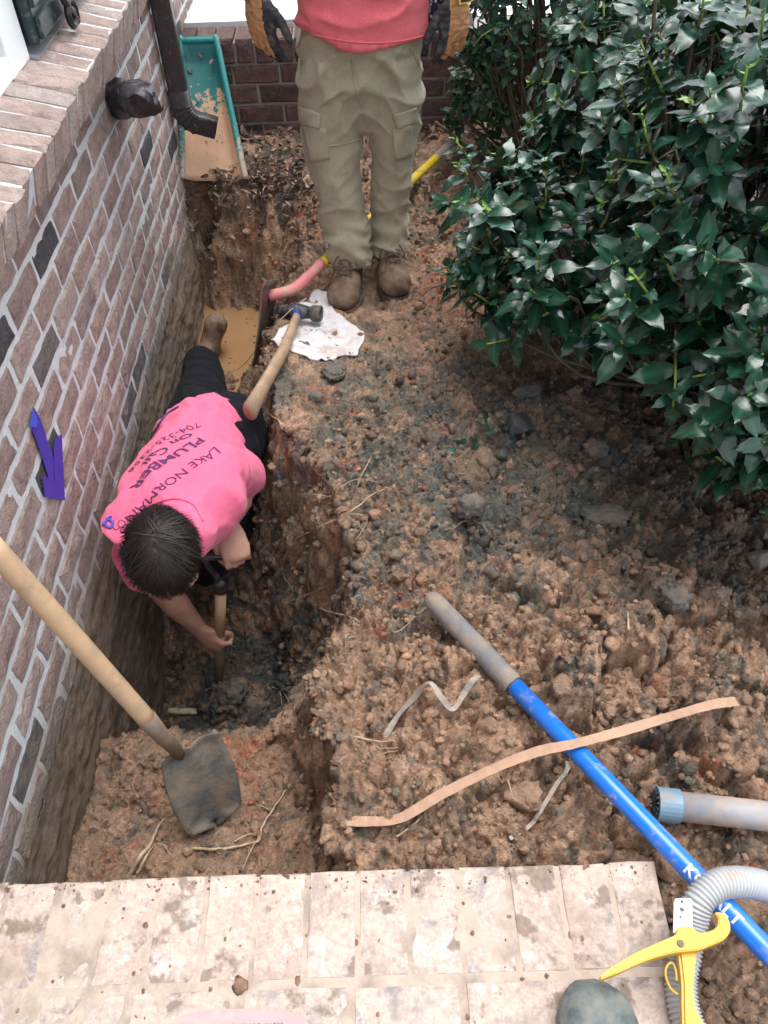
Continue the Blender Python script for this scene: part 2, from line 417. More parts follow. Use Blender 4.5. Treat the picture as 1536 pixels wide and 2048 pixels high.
for cell, hgt, crv, sd_ in ((.135, .082, .062, 301), (.055, .026, .022, 311), (.023, .008, .007, 321)):
    f1, f2, idr = worley(GX, GY, cell, sd_); e = f2-f1
    CLOD = CLOD + (heapm*.75+.25 if cell > .1 else 1)*(hgt*(idr-.55) - crv*np.exp(-e/(cell*.085)) + .25*hgt*(1-(f1/cell)**2)); CID.append(idr)
CW = np.cumsum(Wn, -1)
for idr, k_ in ((CID[1], .55), (CID[2], .35)):
    r_ = (idr*7.31) % 1.0; pick = np.minimum((r_[..., None] > CW).sum(-1), 5)
    COLG = COLG*(1-k_) + PAL[pick]*(.8+.4*((idr*13.7) % 1.0))[..., None]*k_
Z = Z0.copy()
slope = np.hypot(*np.gradient(Z0, Y, X))
NW = fbm(P3(GX, GY, 38), 3, 41).reshape(GX.shape)
def pole_d(x, y):
    a, b = np.array((.10, 1.10)), np.array((.62, .36)); d = b-a; t = np.clip(((x-a[0])*d[0]+(y-a[1])*d[1])/(d @ d), 0, 1); return math.hypot(x-a[0]-t*d[0], y-a[1]-t*d[1])
def lumps(n, rlo, rhi, hf, keep, seed, wf, xr=(-.78, 1.3), yr=(.22, 3.6)):
    rs = np.random.RandomState(seed); k = 0
    for _ in range(n):
        cx, cy = rs.uniform(*xr), rs.uniform(*yr)
        if rs.rand() > keep(cx, cy): continue
        r = rlo*(rhi/rlo)**(rs.rand()**1.7)
        if r > .02 and pole_d(cx, cy) < .02 + r*.8: continue
        i0, i1 = np.searchsorted(X, (cx-r*1.4, cx+r*1.4)); j0, j1 = np.searchsorted(Y, (cy-r*1.4, cy+r*1.4))
        if i1-i0 < 2 or j1-j0 < 2: continue
        sx = X[i0:i1]-cx; sy = Y[j0:j1]-cy; dx, dy = np.meshgrid(sx, sy)
        a = rs.uniform(0, math.pi); ca, sa = math.cos(a), math.sin(a); e = rs.uniform(.65, 1.0)
        u = (dx*ca+dy*sa)/r; v = (-dx*sa+dy*ca)/(r*e); an = np.arctan2(v, u)
        ph = rs.uniform(0, 6.28, 3)
        d = np.sqrt(u*u+v*v)*(1+.16*np.sin(2*an+ph[0])+.11*np.sin(3*an+ph[1])+.08*np.sin(5*an+ph[2]))
        d = d + .42*NW[j0:j1, i0:i1]*wf
        ins = d < 1
        if not ins.any(): continue
        jc, ic = min((j0+j1)//2, NY-1), min((i0+i1)//2, NX-1)
        sl = slope[jc, ic]; h = r*hf*rs.uniform(.6, 1.25)/(1+1.1*sl)
        prof = np.clip(1-d*d, 0, 1)**.42*(1+.25*(u*math.cos(ph[0])+v*math.sin(ph[0])))
        zb = Z0[j0:j1, i0:i1]; zn = zb - .25*h + h*prof
        sub = Z[j0:j1, i0:i1]; win = ins & (zn > sub)
        sub[win] = zn[win]
        wt = Wt[jc, ic]; wt = wt/wt.sum(); c = PAL[rs.choice(6, p=wt)]*rs.uniform(.72, 1.3)
        kc = .62 if r < .03 else .25
        c = kc*c + (1-kc)*COLG[jc, ic]
        COLG[j0:j1, i0:i1][win] = c
        k += 1
    return k
def keep_big(x, y):
    heap = math.exp(-((x-.55)/.5)**2-((y-1.0)/.4)**2); return .25+.75*heap if x > -.12 else .1
def keep_mid(x, y):
    path = math.exp(-((x-.0)/.22)**2-((y-2.45)/.3)**2) + math.exp(-((x+.25)/.1)**2-((y-2.0)/.25)**2)
    return max(.1, (1.0 if x > -.15 else .5) - .75*path) if y < 3.15 else .25
lumps(260, .03, .08, .6, keep_big, 1, .8)
lumps(2200, .012, .030, .75, keep_mid, 2, .8)
lumps(15000, .006, .013, 1.0, keep_mid, 3, .3)
gy_, gx_ = np.gradient(Z0, Y, X)
N0 = np.stack([-gx_, -gy_, np.ones_like(Z0)], -1); N0 /= np.linalg.norm(N0, axis=-1, keepdims=True)
PQ = np.stack([GX, GY, Z0], -1).reshape(-1, 3)
PQ = PQ + .012*np.stack([pn(PQ*22, 51), pn(PQ*22, 52), pn(PQ*22, 53)], 1)
bil = .026*np.abs(pn(PQ*11, 54)) + .020*np.abs(pn(PQ*24, 55)) + .016*np.abs(pn(PQ*50, 56)) + .013*np.abs(pn(PQ*98, 57)) - .020
path = np.exp(-((GX-.0)/.22)**2-((GY-2.45)/.3)**2) + .8*np.exp(-((GX+.25)/.09)**2-((GY-2.0)/.25)**2)
AMP = np.clip(1.0 - .75*path, .2, 1)*(1 - .4*sstep(.03, .2, PROF)*sstep(1.0, .85, PROF))*np.where(GX > 1.1, 0.0, 1.0)*(1-.4*sstep(2.2, 3.0, GY))
STEEP = sstep(1.0, 2.5, slope)
big = .05*pn(PQ*7.5, 58) + .03*pn(PQ*17, 59)
DN = (N0*((bil + big*STEEP.ravel()*.55).reshape(Z.shape)*AMP)[..., None])
Z = Z + DN[..., 2] + CLOD*CM
edge = sstep(2.3, 2.58, GX); Z = Z*(1-edge) - .02*edge
edge = sstep(-.2, -.34, GY); Z = Z*(1-edge) - .02*edge
inner = (GX > -.795) & (GX < 1.0) & (GY > .25) & (GY < 3.7)
verts = np.stack([GX + DN[..., 0]*inner, GY + DN[..., 1]*inner, Z], -1).reshape(-1, 3)
idx = np.arange(NX*NY).reshape(NY, NX)
quads = np.stack([idx[:-1, :-1], idx[:-1, 1:], idx[1:, 1:], idx[1:, :-1]], -1).reshape(-1, 4)
me = bpy.data.meshes.new('ground')
me.vertices.add(len(verts)); me.vertices.foreach_set('co', verts.ravel())
me.loops.add(quads.size); me.loops.foreach_set('vertex_index', quads.ravel().astype(np.int32))
me.polygons.add(len(quads)); me.polygons.foreach_set('loop_start', np.arange(0, quads.size, 4, dtype=np.int32))
me.update(calc_edges=True); me.materials.append(SOIL); smooth_me(me)
set_col(me, COLG.reshape(-1, 3))
tag(ob('ground', me), kind='structure')
def hz(x, y):
    i = min(max(int(np.searchsorted(X, x)), 0), NX-1); j = min(max(int(np.searchsorted(Y, y)), 0), NY-1); return float(Z[j, i])
def hcol(x, y):
    i = min(max(int(np.searchsorted(X, x)), 0), NX-1); j = min(max(int(np.searchsorted(Y, y)), 0), NY-1); return COLG[j, i]
def hit(px, py, lift=0.0):
    """where the sight line through a pixel meets the soil"""
    d = ray(px, py); t = .9
    while t < 5:
        p = CAM_POS + d*t
        if p[2] < hz(p[0], p[1]):
            break
        t += .004
    p = CAM_POS + d*t; p[2] = hz(p[0], p[1]) + lift; return p
# outer ground to the horizon
o_ = [(-.80, -.35), (2.6, -.35), (2.6, 3.77), (-.80, 3.77)]
xs = [-80, -.80, float(X[-1]), 80]; ys = [-80, -.35, float(Y[-1]), 80]
vv = [(x, y, -.02) for y in ys for x in xs]; ff = [(r*4+c, r*4+c+1, r*4+c+5, r*4+c+4) for r in range(3) for c in range(3) if not (r == 1 and c == 1)]
me = mesh_np('lawn', vv, ff, simple('lawn', (.10, .085, .05), .95, .4, 6, .4, 3, (.05, .075, .03)))
tag(ob('far_ground', me), kind='structure')

# loose clods lying on the soil
def clods(n, rlo, rhi, sub, keep, seed, xr=(-.72, 1.2), yr=(.25, 3.3)):
    rs = np.random.RandomState(seed); bm = bmesh.new(); bmesh.ops.create_icosphere(bm, subdivisions=max(sub, 1), radius=1)
    bv = np.array([v.co[:] for v in bm.verts]); bf = np.array([[v.index for v in f.verts] for f in bm.faces]); bm.free()
    Vs, Fs, Cs = [], [], []; k = 0
    while k < n:
        x, y = rs.uniform(*xr), rs.uniform(*yr)
        if rs.rand() > keep(x, y): continue
        if y < .58 and x < .50: continue
        r = rlo*(rhi/rlo)**(rs.rand()**2.0)
        q_ = rs.uniform(0, 90, 3); s = .8 + .34*pn(bv*1.2 + q_, 2) + .55*np.abs(pn(bv*2.2 + q_, 4)) + (.42*np.abs(pn(bv*4.6 + q_, 6)) if sub > 1 else 0) + (.26*np.abs(pn(bv*9 + q_, 8)) if sub > 2 else 0)
        p = bv*s[:, None]
        for _ in range(7 if sub > 1 else 4):
            d_ = rs.normal(size=3); d_ /= np.linalg.norm(d_); h_ = rs.uniform(.50, .82); p = p - np.clip(p @ d_ - h_, 0, None)[:, None]*d_*.85
        if sub > 1: p = p*(1 + .10*np.abs(pn(bv*7 + q_, 9)))[:, None]
        p = p*r*rs.uniform(.75, 1.25, 3)
        z = hz(x, y) + r*.35
        Vs.append(p + (x, y, z)); Fs.append(bf + len(bv)*k)
        w_ = np.array([a for a in weights(np.array(x), np.array(y), np.array(z))], float); w_ /= w_.sum()
        kc = .2 if sub == 3 else (.5 if sub == 2 else .75); c = PAL[rs.choice(6, p=w_)]*rs.uniform(.8, 1.25)*kc + hcol(x, y)*(1-kc)
        Cs.append(np.tile(c, (len(bv), 1))); k += 1
    me = mesh_np('soil_clods', np.vstack(Vs), np.vstack(Fs), SOIL, sub < 2 and True or True); set_col(me, np.vstack(Cs)); return me
me = clods(45, .015, .032, 3, lambda x, y: keep_big(x, y)*keep_mid(x, y), 11)
o = ob('soil_lumps', me); tag(o, 'big crumbly lumps of tan clay dug out of the trench', 'lumps', None, 'stuff')
me = clods(750, .008, .018, 2, lambda x, y: keep_big(x, y)*keep_mid(x, y), 11)
o = ob('soil_clods', me); tag(o, 'loose clumps of tan and grey clay strewn over the dug soil', 'clods', None, 'stuff')
me = clods(2200, .006, .013, 1, keep_mid, 12)
o = ob('soil_crumbs', me); tag(o, 'fine crumbs of clay scattered over the dug soil', 'crumbs', None, 'stuff')
def on_bank(x, y): return 1.0 if x < -.28 else .0
me = clods(260, .004, .014, 2, on_bank, 14, (-.74, -.28), (3.02, 3.30))
o = ob('bank_clods', me); tag(o, 'crumbling clods on the far bank of the trench below the splash block', 'clods', None, 'stuff')
def on_side(x, y): return 1.0 if np.interp(y, yb, basx)-.01 < x < np.interp(y, yk, rimx)+.02 else 0.0
me = clods(600, .004, .016, 2, on_side, 15, (-.56, -.05), (.6, 3.0))
o = ob('trench_side_clods', me); tag(o, 'crumbling clods sticking to the sloping side of the trench', 'clods', None, 'stuff')
me = clods(10000, .0022, .0065, 0, keep_mid, 13)
o = ob('soil_grit', me); tag(o, 'tiny grit and crumbs of clay all over the dug soil', 'grit', None, 'stuff')
# ================================================================ house wall, stoop, porch wall
WX = -.765
def brick_meshes(name, L, D, H, m, n, seed, jit=.0022, bev=.006, front=True):
    """outer face at x=0, depth to -D; y is the length, z the height; worn, slightly uneven arrises"""
    out = []; rs = np.random.RandomState(seed)
    for k in range(n):
        ny, nz_ = 4, 2
        def rim(x, ins):
            pts = []
            for i in range(ny): pts.append((x, -L/2+ins+(L-2*ins)*i/ny, -H/2+ins))
            for i in range(nz_): pts.append((x, L/2-ins, -H/2+ins+(H-2*ins)*i/nz_))
            for i in range(ny): pts.append((x, L/2-ins-(L-2*ins)*i/ny, H/2-ins))
            for i in range(nz_): pts.append((x, -L/2+ins, H/2-ins-(H-2*ins)*i/nz_))
            return np.array(pts)
        a = rim(-.005, 0) + rs.uniform(-jit, jit, (12, 3))*(.6, 1, 1)
        b = rim(0, bev) + rs.uniform(-jit, jit, (12, 3))
        mid = np.array([(rs.uniform(-.001, .0035), -L/4, 0), (rs.uniform(-.001, .0035), L/4, 0), (rs.uniform(-.001, .0035), 0, 0)])
        back = np.array([(-D, -L/2, -H/2), (-D, L/2, -H/2), (-D, L/2, H/2), (-D, -L/2, H/2)])
        v = np.vstack([a, b, mid, back]); f = []
        for i in range(12):
            f.append((i, (i+1) % 12, 12+(i+1) % 12, 12+i))
        # face: fans from the three mid points
        B = [12+i for i in range(12)]
        f += [(B[0], B[1], 24), (B[1], B[2], 26), (B[1], 26, 24), (B[2], B[3], 25), (B[2], 25, 26), (B[3], B[4], 25), (B[4], B[5], 25), (B[5], B[6], 25), (B[6], B[7], 25), (B[7], B[8], 26), (B[7], 26, 25), (B[8], B[9], 24), (B[8], 24, 26), (B[9], B[10], 24), (B[10], B[11], 24), (B[11], B[0], 24)]
        f += [(0, 27, 28, 4, 3, 2, 1), (4, 28, 29, 6, 5), (6, 29, 30, 10, 9, 8, 7), (10, 30, 27, 0, 11), (27, 30, 29, 28)]
        out.append(mesh_np(name, v, f, m, False))
    return out
def put_brick(name, me, loc, parent, rot=(0, 0, 0)):
    o = bpy.data.objects.new(name, me); COL.objects.link(o); o.parent = parent
    o.matrix_parent_inverse = Matrix.Translation(-parent.location); o.location = V(loc); o.rotation_euler = rot
    return o
def relief(name, umin, umax, vmin, vmax, du, fn, m, parent):
    """uneven sheet in a wall plane; fn(u, v) -> offset in x"""
    U = np.arange(umin, umax+du/2, du); W = np.arange(vmin, vmax+du/2, du); a, b = np.meshgrid(U, W)
    x = fn(a, b); v = np.stack([x, a, b], -1).reshape(-1, 3); idx = np.arange(a.size).reshape(a.shape)
    f = np.stack([idx[:-1, :-1], idx[:-1, 1:], idx[1:, 1:], idx[1:, :-1]], -1).reshape(-1, 4)
    return ob(name, mesh_np(name, v, f, m, True), parent)
house = empty('house_wall', (WX, 2.4, 0), 'tall brick house wall with pale mortar and a sloping brick ledge under a window', 'wall')
house['kind'] = 'thing'
CP = .0795; LP = .192
bms = brick_meshes('brick', .180, .07, .0675, BRICK, 9, 21)
rs = np.random.RandomState(5)
TOPZ = .729
for c in range(11):
    zt = TOPZ - c*CP; zc = zt - CP/2
    off = (1.79 + (.085 if c % 2 == 1 else 0) - (.0 if c % 2 else 0)) % LP
    # perpends measured on the photograph: course under .569 at 1.79 + k * .192, the next half a brick on
    off = ((1.79 if c % 2 == 0 else 1.872) + LP/2) % LP
    y = off - LP*0 + .1
    k = 0
    y0 = math.ceil((.15-off)/LP)*LP + off
    while y0 + k*LP < 4.3:
        yy = y0 + k*LP; k += 1
        b = put_brick('brick', bms[rs.randint(len(bms))], (WX + rs.uniform(-.0015, .003), yy + rs.uniform(-.003, .003), zc + rs.uniform(-.0015, .0015)), house, (rs.normal(0, .004), 0, rs.normal(0, .002)))
mort = relief('mortar', -1.2, 4.45, -.16, .775, .007, lambda a, b: WX - .0024 + .0012*fbm(P3(a, b, 26), 3, 61).reshape(a.shape), MORTAR, house)
# the same wall beyond what the photograph shows
bm = bmesh.new(); box(bm, (WX-.10, 1.6, .305), (.175, 5.6, .93)); box(bm, (WX-.10, 5.6, .4), (.19, 2.3, 2.6)); box(bm, (WX-.155, 2.1, 1.9), (.13, 9.2, 2.06))
bm_ob('wall_core', bm, m_brick('plain_brickwork', [(0, (.23, .15, .13)), (.5, (.23, .15, .13))]), house, False)
found = relief('footing', -1.0, 3.7, -.95, -.13, .006, lambda a, b: WX + .004 + .012*sstep(-.14, -.25, b) + .006*fbm(np.stack([a.ravel()*2.2, b.ravel()*34, a.ravel()*0], 1), 4, 63).reshape(a.shape)
               + .005*fbm(P3(a, b, 30), 4, 64).reshape(a.shape) + .016*np.clip(fbm(P3(a, b, 6), 2, 65).reshape(a.shape), 0, 1)*sstep(-.13, -.2, b), FOUND, house)
# --- projecting sloping ledge of bricks on edge
TILT = math.atan2(.868-.836, .135)
lms = brick_meshes('ledge_brick', .19, .10, .0665, LEDGE, 6, 31, .0035, .009)
LPY = .0765; rs = np.random.RandomState(9)
k = 0
while .9 + k*LPY < 4.3:
    yy = .9 + k*LPY; k += 1
    me_ = lms[rs.randint(6)]
    # length along the slope, long face up: local x -> up, local y -> inwards
    o = put_brick('ledge_brick', me_, (0, 0, 0), house)
    up = Vector((math.sin(TILT), 0, math.cos(TILT))); inn = Vector((-math.cos(TILT), 0, math.sin(TILT)))
    R_ = Matrix((up, inn, up.cross(inn))).transposed()
    o.rotation_euler = (R_ @ Matrix.Rotation(rs.normal(0, .005), 3, 'X')).to_euler()
    o.location = Vector((-.700, yy, .836)) + inn*.095 + up*rs.uniform(-.004, .002) + inn*rs.uniform(-.004, .003)
bm = bmesh.new()
up = Vector((math.sin(TILT), 0, math.cos(TILT))); inn = Vector((-math.cos(TILT), 0, math.sin(TILT)))
box(bm, Vector((-.700, 2.0, .836)) + inn*.098 - up*.0480, (.19, 4.9, .083), Matrix((-inn, Vector((0, 1, 0)), up)).transposed())
bm_ob('ledge_mortar', bm, MORTAR, house, False)
# --- window: white frame and sash, pane, grey flashing, dark shutter with its scroll catch
WHITE = simple('white_paint', (.82, .86, .87), .35, .04, 10, .02, 30, (.6, .6, .58))
GLASS = NT('window_glass').done((.03, .045, .055), .06, spec=.7)
FLASH = simple('grey_flashing', (.30, .31, .34), .45, .1, 20, .2, 20, (.2, .2, .2))
IRON = simple('black_iron', (.012, .012, .014), .35, .2, 40)
SHUT = simple('dark_green_paint', (.012, .028, .028), .28, .25, 18, .1, 40, (.14, .15, .15), .001, 60)
fx = -.835
bm = bmesh.new()
box(bm, (fx-.035, 1.6, .893), (.066, 1.0, .050)); box(bm, (fx-.035, 2.165, 1.55), (.07, .14, 1.366)); bevel(bm, .004)
wf = bm_ob('window_frame', bm, WHITE, house, False)
bm = bmesh.new(); box(bm, (fx-.052, 2.070, 1.6), (.045, .055, 1.25)); box(bm, (fx-.052, 1.55, .935), (.045, 1.0, .034)); bevel(bm, .004)
bm_ob('sash', bm, WHITE, wf, False)
bm = bmesh.new(); box(bm, (fx-.058, 1.55, 1.6), (.01, 1.02, 1.32)); bm_ob('pane', bm, GLASS, wf, False)
bm = bmesh.new(); box(bm, (fx-.005, 3.02, .868), (.045, 1.56, .006), Matrix.Rotation(.2, 3, 'Y')); bm_ob('flashing', bm, FLASH, house, False)
bm = bmesh.new()
sx = fx + .012
box(bm, (sx, 2.51, 1.47), (.034, .52, 1.16)); bevel(bm, .006)
sh = bm_ob('shutter', bm, SHUT, house, False)
for (y, z, sy, sz) in ((2.51, .925, .50, .05), (2.51, 1.02, .36, .012), (2.29, 1.5, .07, 1.06), (2.73, 1.5, .07, 1.06)):
    bm = bmesh.new(); box(bm, (sx+.021, y, z), (.014, sy, sz)); bevel(bm, .004); bm_ob('shutter_rail', bm, SHUT, sh, False)
bm = bmesh.new()
pts = []
cz, cy = .915, 2.45
for k in range(40):
    a = k/39*2*math.pi*1.35; r = .012 + .030*k/39
    pts.append((sx+.05, cy + r*math.sin(a), cz - .018 + r*math.cos(a)))
for k in range(12): pts.append((sx+.05, cy - .028 - .006*k + .0, cz + .02 + .010*k))
tube(bm, pts, .009, 8)
bm_ob('shutter_catch', bm, IRON, sh)

# --- stoop in front
SZ = .08
stoop = empty('brick_stoop', (-.15, .3, 0), 'dusty mud splashed brick stoop along the bottom edge of the picture', 'stoop')
SP = .0885
sms = brick_meshes('stoop_brick', .172, .05, .0835, STOOP, 8, 41, .0014, .003)
sms2 = brick_meshes('stoop_brick', .172, .05, .0835, STOOP, 6, 43, .0014, .003)
rs = np.random.RandomState(19)
for k in range(14):
    x = .417 - k*SP
    o = put_brick('stoop_brick', sms[rs.randint(8)], (x, .443 + rs.uniform(-.002, .002) + .006*(k % 2)*0 + .0045*k*0, SZ + rs.uniform(-.001, .001)), stoop, (0, -math.pi/2, 0))
    o.rotation_euler = (Matrix.Rotation(rs.normal(0, .006), 3, 'Z') @ Matrix.Rotation(-math.pi/2, 3, 'Y')).to_euler()
for r in range(6):
    for k in range(8):
        x = .372 - k*.181 - (.09 if r % 2 else 0)
        o = put_brick('stoop_brick', sms2[rs.randint(6)], (x, .305 - r*SP + rs.uniform(-.002, .002), SZ + rs.uniform(-.001, .001)), stoop)
        o.rotation_euler = (Matrix.Rotation(math.pi/2 + rs.normal(0, .006), 3, 'Z') @ Matrix.Rotation(-math.pi/2, 3, 'Y')).to_euler()
U_ = np.arange(-.90, .4625, .012); W_ = np.arange(-.28, .529, .012); a_, b_ = np.meshgrid(U_, W_)
zz = SZ - .0008 + .0012*fbm(P3(a_, b_, 30), 3, 71).reshape(a_.shape)
idx_ = np.arange(a_.size).reshape(a_.shape)
f_ = np.stack([idx_[:-1, :-1], idx_[:-1, 1:], idx_[1:, 1:], idx_[1:, :-1]], -1).reshape(-1, 4)
ob('stoop_mortar', mesh_np('stoop_mortar', np.stack([a_, b_, zz], -1).reshape(-1, 3), f_, STOOPM, True), stoop)
bm = bmesh.new(); box(bm, (-.22, .1205, -.29), (1.36, .806, .70)); bm_ob('stoop_body', bm, BRICK, stoop, False)

# --- low porch wall at the back with its slab
PY = 3.68
porch = empty('porch_wall', (0, PY, 0), 'low dark brick wall in front of the pale porch floor, behind the standing person', 'wall')
porch['kind'] = 'thing'
pms = brick_meshes('brick', .186, .08, .068, PORCHB, 6, 51)
pmh = brick_meshes('half_brick', .089, .08, .068, PORCHB, 3, 57)
rs = np.random.RandomState(29)
PT = .438; RZ = .155
zt = .340
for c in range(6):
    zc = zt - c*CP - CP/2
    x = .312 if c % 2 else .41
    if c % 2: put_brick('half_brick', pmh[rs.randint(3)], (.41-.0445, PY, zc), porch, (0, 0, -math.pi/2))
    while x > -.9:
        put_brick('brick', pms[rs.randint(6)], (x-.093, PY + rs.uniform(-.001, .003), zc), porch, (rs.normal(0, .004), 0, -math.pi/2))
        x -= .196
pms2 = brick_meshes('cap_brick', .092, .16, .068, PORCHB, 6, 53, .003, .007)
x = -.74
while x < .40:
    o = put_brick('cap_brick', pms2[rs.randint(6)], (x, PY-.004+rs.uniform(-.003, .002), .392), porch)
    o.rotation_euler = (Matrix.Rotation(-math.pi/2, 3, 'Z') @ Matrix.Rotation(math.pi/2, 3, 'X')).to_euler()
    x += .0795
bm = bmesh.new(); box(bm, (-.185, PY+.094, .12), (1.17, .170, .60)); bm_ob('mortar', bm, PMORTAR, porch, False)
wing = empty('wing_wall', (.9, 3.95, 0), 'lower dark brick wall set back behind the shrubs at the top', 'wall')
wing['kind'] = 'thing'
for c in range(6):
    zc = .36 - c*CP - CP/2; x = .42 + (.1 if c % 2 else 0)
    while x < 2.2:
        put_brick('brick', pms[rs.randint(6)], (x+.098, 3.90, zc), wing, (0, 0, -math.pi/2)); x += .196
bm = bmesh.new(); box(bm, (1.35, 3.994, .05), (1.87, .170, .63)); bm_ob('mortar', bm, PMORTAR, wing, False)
bm = bmesh.new(); box(bm, (-.16, 4.9, .425), (1.22, 2.09, .05)); o = bm_ob('porch_floor', bm, CONCRETE, None, False); tag(o, kind='structure')
bm = bmesh.new(); box(bm, (1.9, 6.2, .30), (2.8, 4.1, .1)); o = bm_ob('concrete_path', bm, CONCRETE, None, False); tag(o, kind='structure')
# ================================================================ people
def m_cloth(name, col, weave=900, var=.18, dirt=0.0, dirt_col=(.25, .18, .125), rough=.9, dirt_lo=None):
    t = NT(name); p = t.pos()
    n = t.noise(p, 9, 5, .6); c = t.mix(n, tuple(x*(1-var) for x in col), tuple(min(1, x*(1+var)) for x in col))
    c = t.mix(1.0, c, t.ramp(t.noise(p, 260, 3, .6), [(.3, .86), (.7, 1.12)]), 'MULTIPLY')
    if dirt > 0:
        d = t.noise(p, 12, 7, .68)
        f = t.ramp(d, [(max(0, .66-dirt*.4), 0.0), (min(1, .8-dirt*.3), .85)])
        c = t.mix(f, c, dirt_col)
    t.bump(t.math('ADD', t.noise(p, 55, 4, .6), t.math('MULTIPLY', t.noise(p, weave, 2), .4)), .0025, .6)
    t.b.inputs['Sheen Weight'].default_value = .15
    return t.done(c, rough, spec=.15)
PINK = m_cloth('pink_cotton', (.80, .15, .27), dirt=.03, dirt_col=(.45, .12, .16))
CORAL = m_cloth('coral_cotton', (.72, .15, .17), dirt=.03, dirt_col=(.42, .12, .12))
KHAKI = m_cloth('khaki_twill', (.38, .345, .245), dirt=.10)
NAVY = m_cloth('black_denim', (.009, .010, .015), var=.35, dirt=.08); NAVY.node_tree.nodes['Principled BSDF'].inputs['Sheen Weight'].default_value = .02
def m_skin():
    t = NT('skin'); p = t.pos(); n = t.noise(p, 30, 5, .6)
    c = t.mix(n, (.36, .185, .135), (.50, .29, .215))
    c = t.mix(t.ramp(t.noise(p, 18, 6, .7), [(.56, 0.0), (.72, .55)]), c, (.25, .17, .115))
    t.bump(t.noise(p, 260, 4, .7), .0015, .5)
    t.b.inputs['Subsurface Weight'].default_value = .08; t.b.inputs['Subsurface Radius'].default_value = (.01, .004, .002)
    return t.done(c, .5, spec=.35)
SKIN = m_skin()
HAIR = simple('dark_hair', (.014, .010, .008), .5, .5, 80, spec=.3)
LEATHER = simple('muddy_leather', (.105, .055, .034), .6, .35, 30, .5, 18, (.22, .155, .105), .003, 120)
SOLE = simple('boot_sole', (.045, .038, .032), .8, .3, 40, .5, 25, (.20, .14, .10), .003, 90)
LACE = simple('lace', (.13, .085, .06), .9, .3, 60)
GTAN = simple('tan_glove_leather', (.54, .28, .12), .7, .2, 30, .12, 30, (.10, .075, .06), .002, 160)
GBLK = simple('black_glove_fabric', (.022, .023, .028), .75, .3, 40, .25, 28, (.12, .11, .10), .002, 220)
EYEW = simple('eye_white', (.75, .73, .70), .2, .02); IRIS = simple('iris', (.05, .03, .02), .15, .1)

def hand(bm, w, d, thumb, n, scale=1.0, curl=(.5, .55, .4), splay=.12, fat=1.0, tcurl=.35, spread=None):
    """palm, four unequal fingers bent at three joints, thumb leaving the side of the palm"""
    w = V(w); d = V(d).normalized(); thumb = V(thumb); thumb = (thumb - d*thumb.dot(d)).normalized(); n0 = V(n)
    nn = d.cross(thumb);  nn = nn if nn.dot(n0) > 0 else -nn
    s = scale
    loft(bm, [(w - d*.03*s, .027*s*fat, .021*s*fat), (w, .028*s*fat, .020*s*fat), (w + d*.035*s, .038*s*fat, .018*s*fat), (w + d*.075*s + nn*.002, .041*s*fat, .016*s*fat), (w + d*.095*s + nn*.004, .038*s*fat, .012*s*fat)], thumb, 16, 'round')
    for k, (o_, L) in enumerate(((.031, .074), (.0105, .084), (-.0105, .078), (-.031, .060))):
        b = w + d*.086*s + thumb*o_*s; dr = (d + thumb*splay*(1.5-k)*.6).normalized(); L *= s
        r = (.0095 - .0006*k)*s*fat; pts = [(b - dr*.018*s, r*1.05, r*1.05), (b, r*1.08, r*1.08)]; a = 0; p = b
        ax = dr.cross(nn)
        for fr, c_ in zip((.46, .30, .24), curl):
            a += c_*(1+.12*(k-1)); v = dr*math.cos(a) + nn*math.sin(a); p = p + v*L*fr; r *= .93; pts.append((p.copy(), r, r))
        loft(bm, pts, thumb, 10, 'round')
    b = w + d*.022*s + thumb*.024*s; a1 = (thumb*.62 + d*.72 + nn*.30).normalized(); p1 = b + a1*.042*s
    a2 = (d*.85 + thumb*(.35-tcurl) + nn*(.25+tcurl)).normalized(); p2 = p1 + a2*.032*s; a3 = (d*.8 + thumb*(.1-tcurl) + nn*(.3+tcurl)).normalized(); p3 = p2 + a3*.024*s
    loft(bm, [(b - a1*.015*s, .015*s*fat, .015*s*fat), (b, .0155*s*fat, .0145*s*fat), (p1, .0115*s*fat, .0115*s*fat), (p2, .0105*s*fat, .0105*s*fat), (p3, .0085*s*fat, .0085*s*fat)], nn, 10, 'round')
def head(bm, C, u, f, s=1.0):
    C = V(C); u = V(u).normalized(); f = V(f); f = (f - u*f.dot(u)).normalized(); sd = u.cross(f)
    R_ = Matrix((sd, f, u)).transposed()
    ellipsoid(bm, C + u*.022*s - f*.008*s, (.075*s, .096*s, .093*s), R_, 4)
    ellipsoid(bm, C - u*.045*s + f*.028*s, (.058*s, .062*s, .062*s), R_, 3)
    ellipsoid(bm, C - u*.088*s + f*.056*s, (.028*s, .026*s, .022*s), R_, 3)
    loft(bm, [(C + u*.022*s + f*.084*s, .009*s, .009*s), (C - u*.012*s + f*.104*s, .014*s, .013*s), (C - u*.022*s + f*.092*s, .019*s, .012*s)], sd, 10, 'round')
    for q in (-1, 1):
        ellipsoid(bm, C + sd*q*.076*s - u*.008*s - f*.008*s, (.012*s, .022*s, .032*s), R_, 3)
        ellipsoid(bm, C + sd*q*.034*s + u*.024*s + f*.078*s, (.026*s, .014*s, .009*s), R_, 3)
        ellipsoid(bm, C + sd*q*.040*s - u*.022*s + f*.066*s, (.024*s, .02*s, .022*s), R_, 3)
    ellipsoid(bm, C - u*.052*s + f*.085*s, (.024*s, .009*s, .006*s), R_, 3); ellipsoid(bm, C - u*.064*s + f*.083*s, (.022*s, .01*s, .007*s), R_, 3)
    return R_
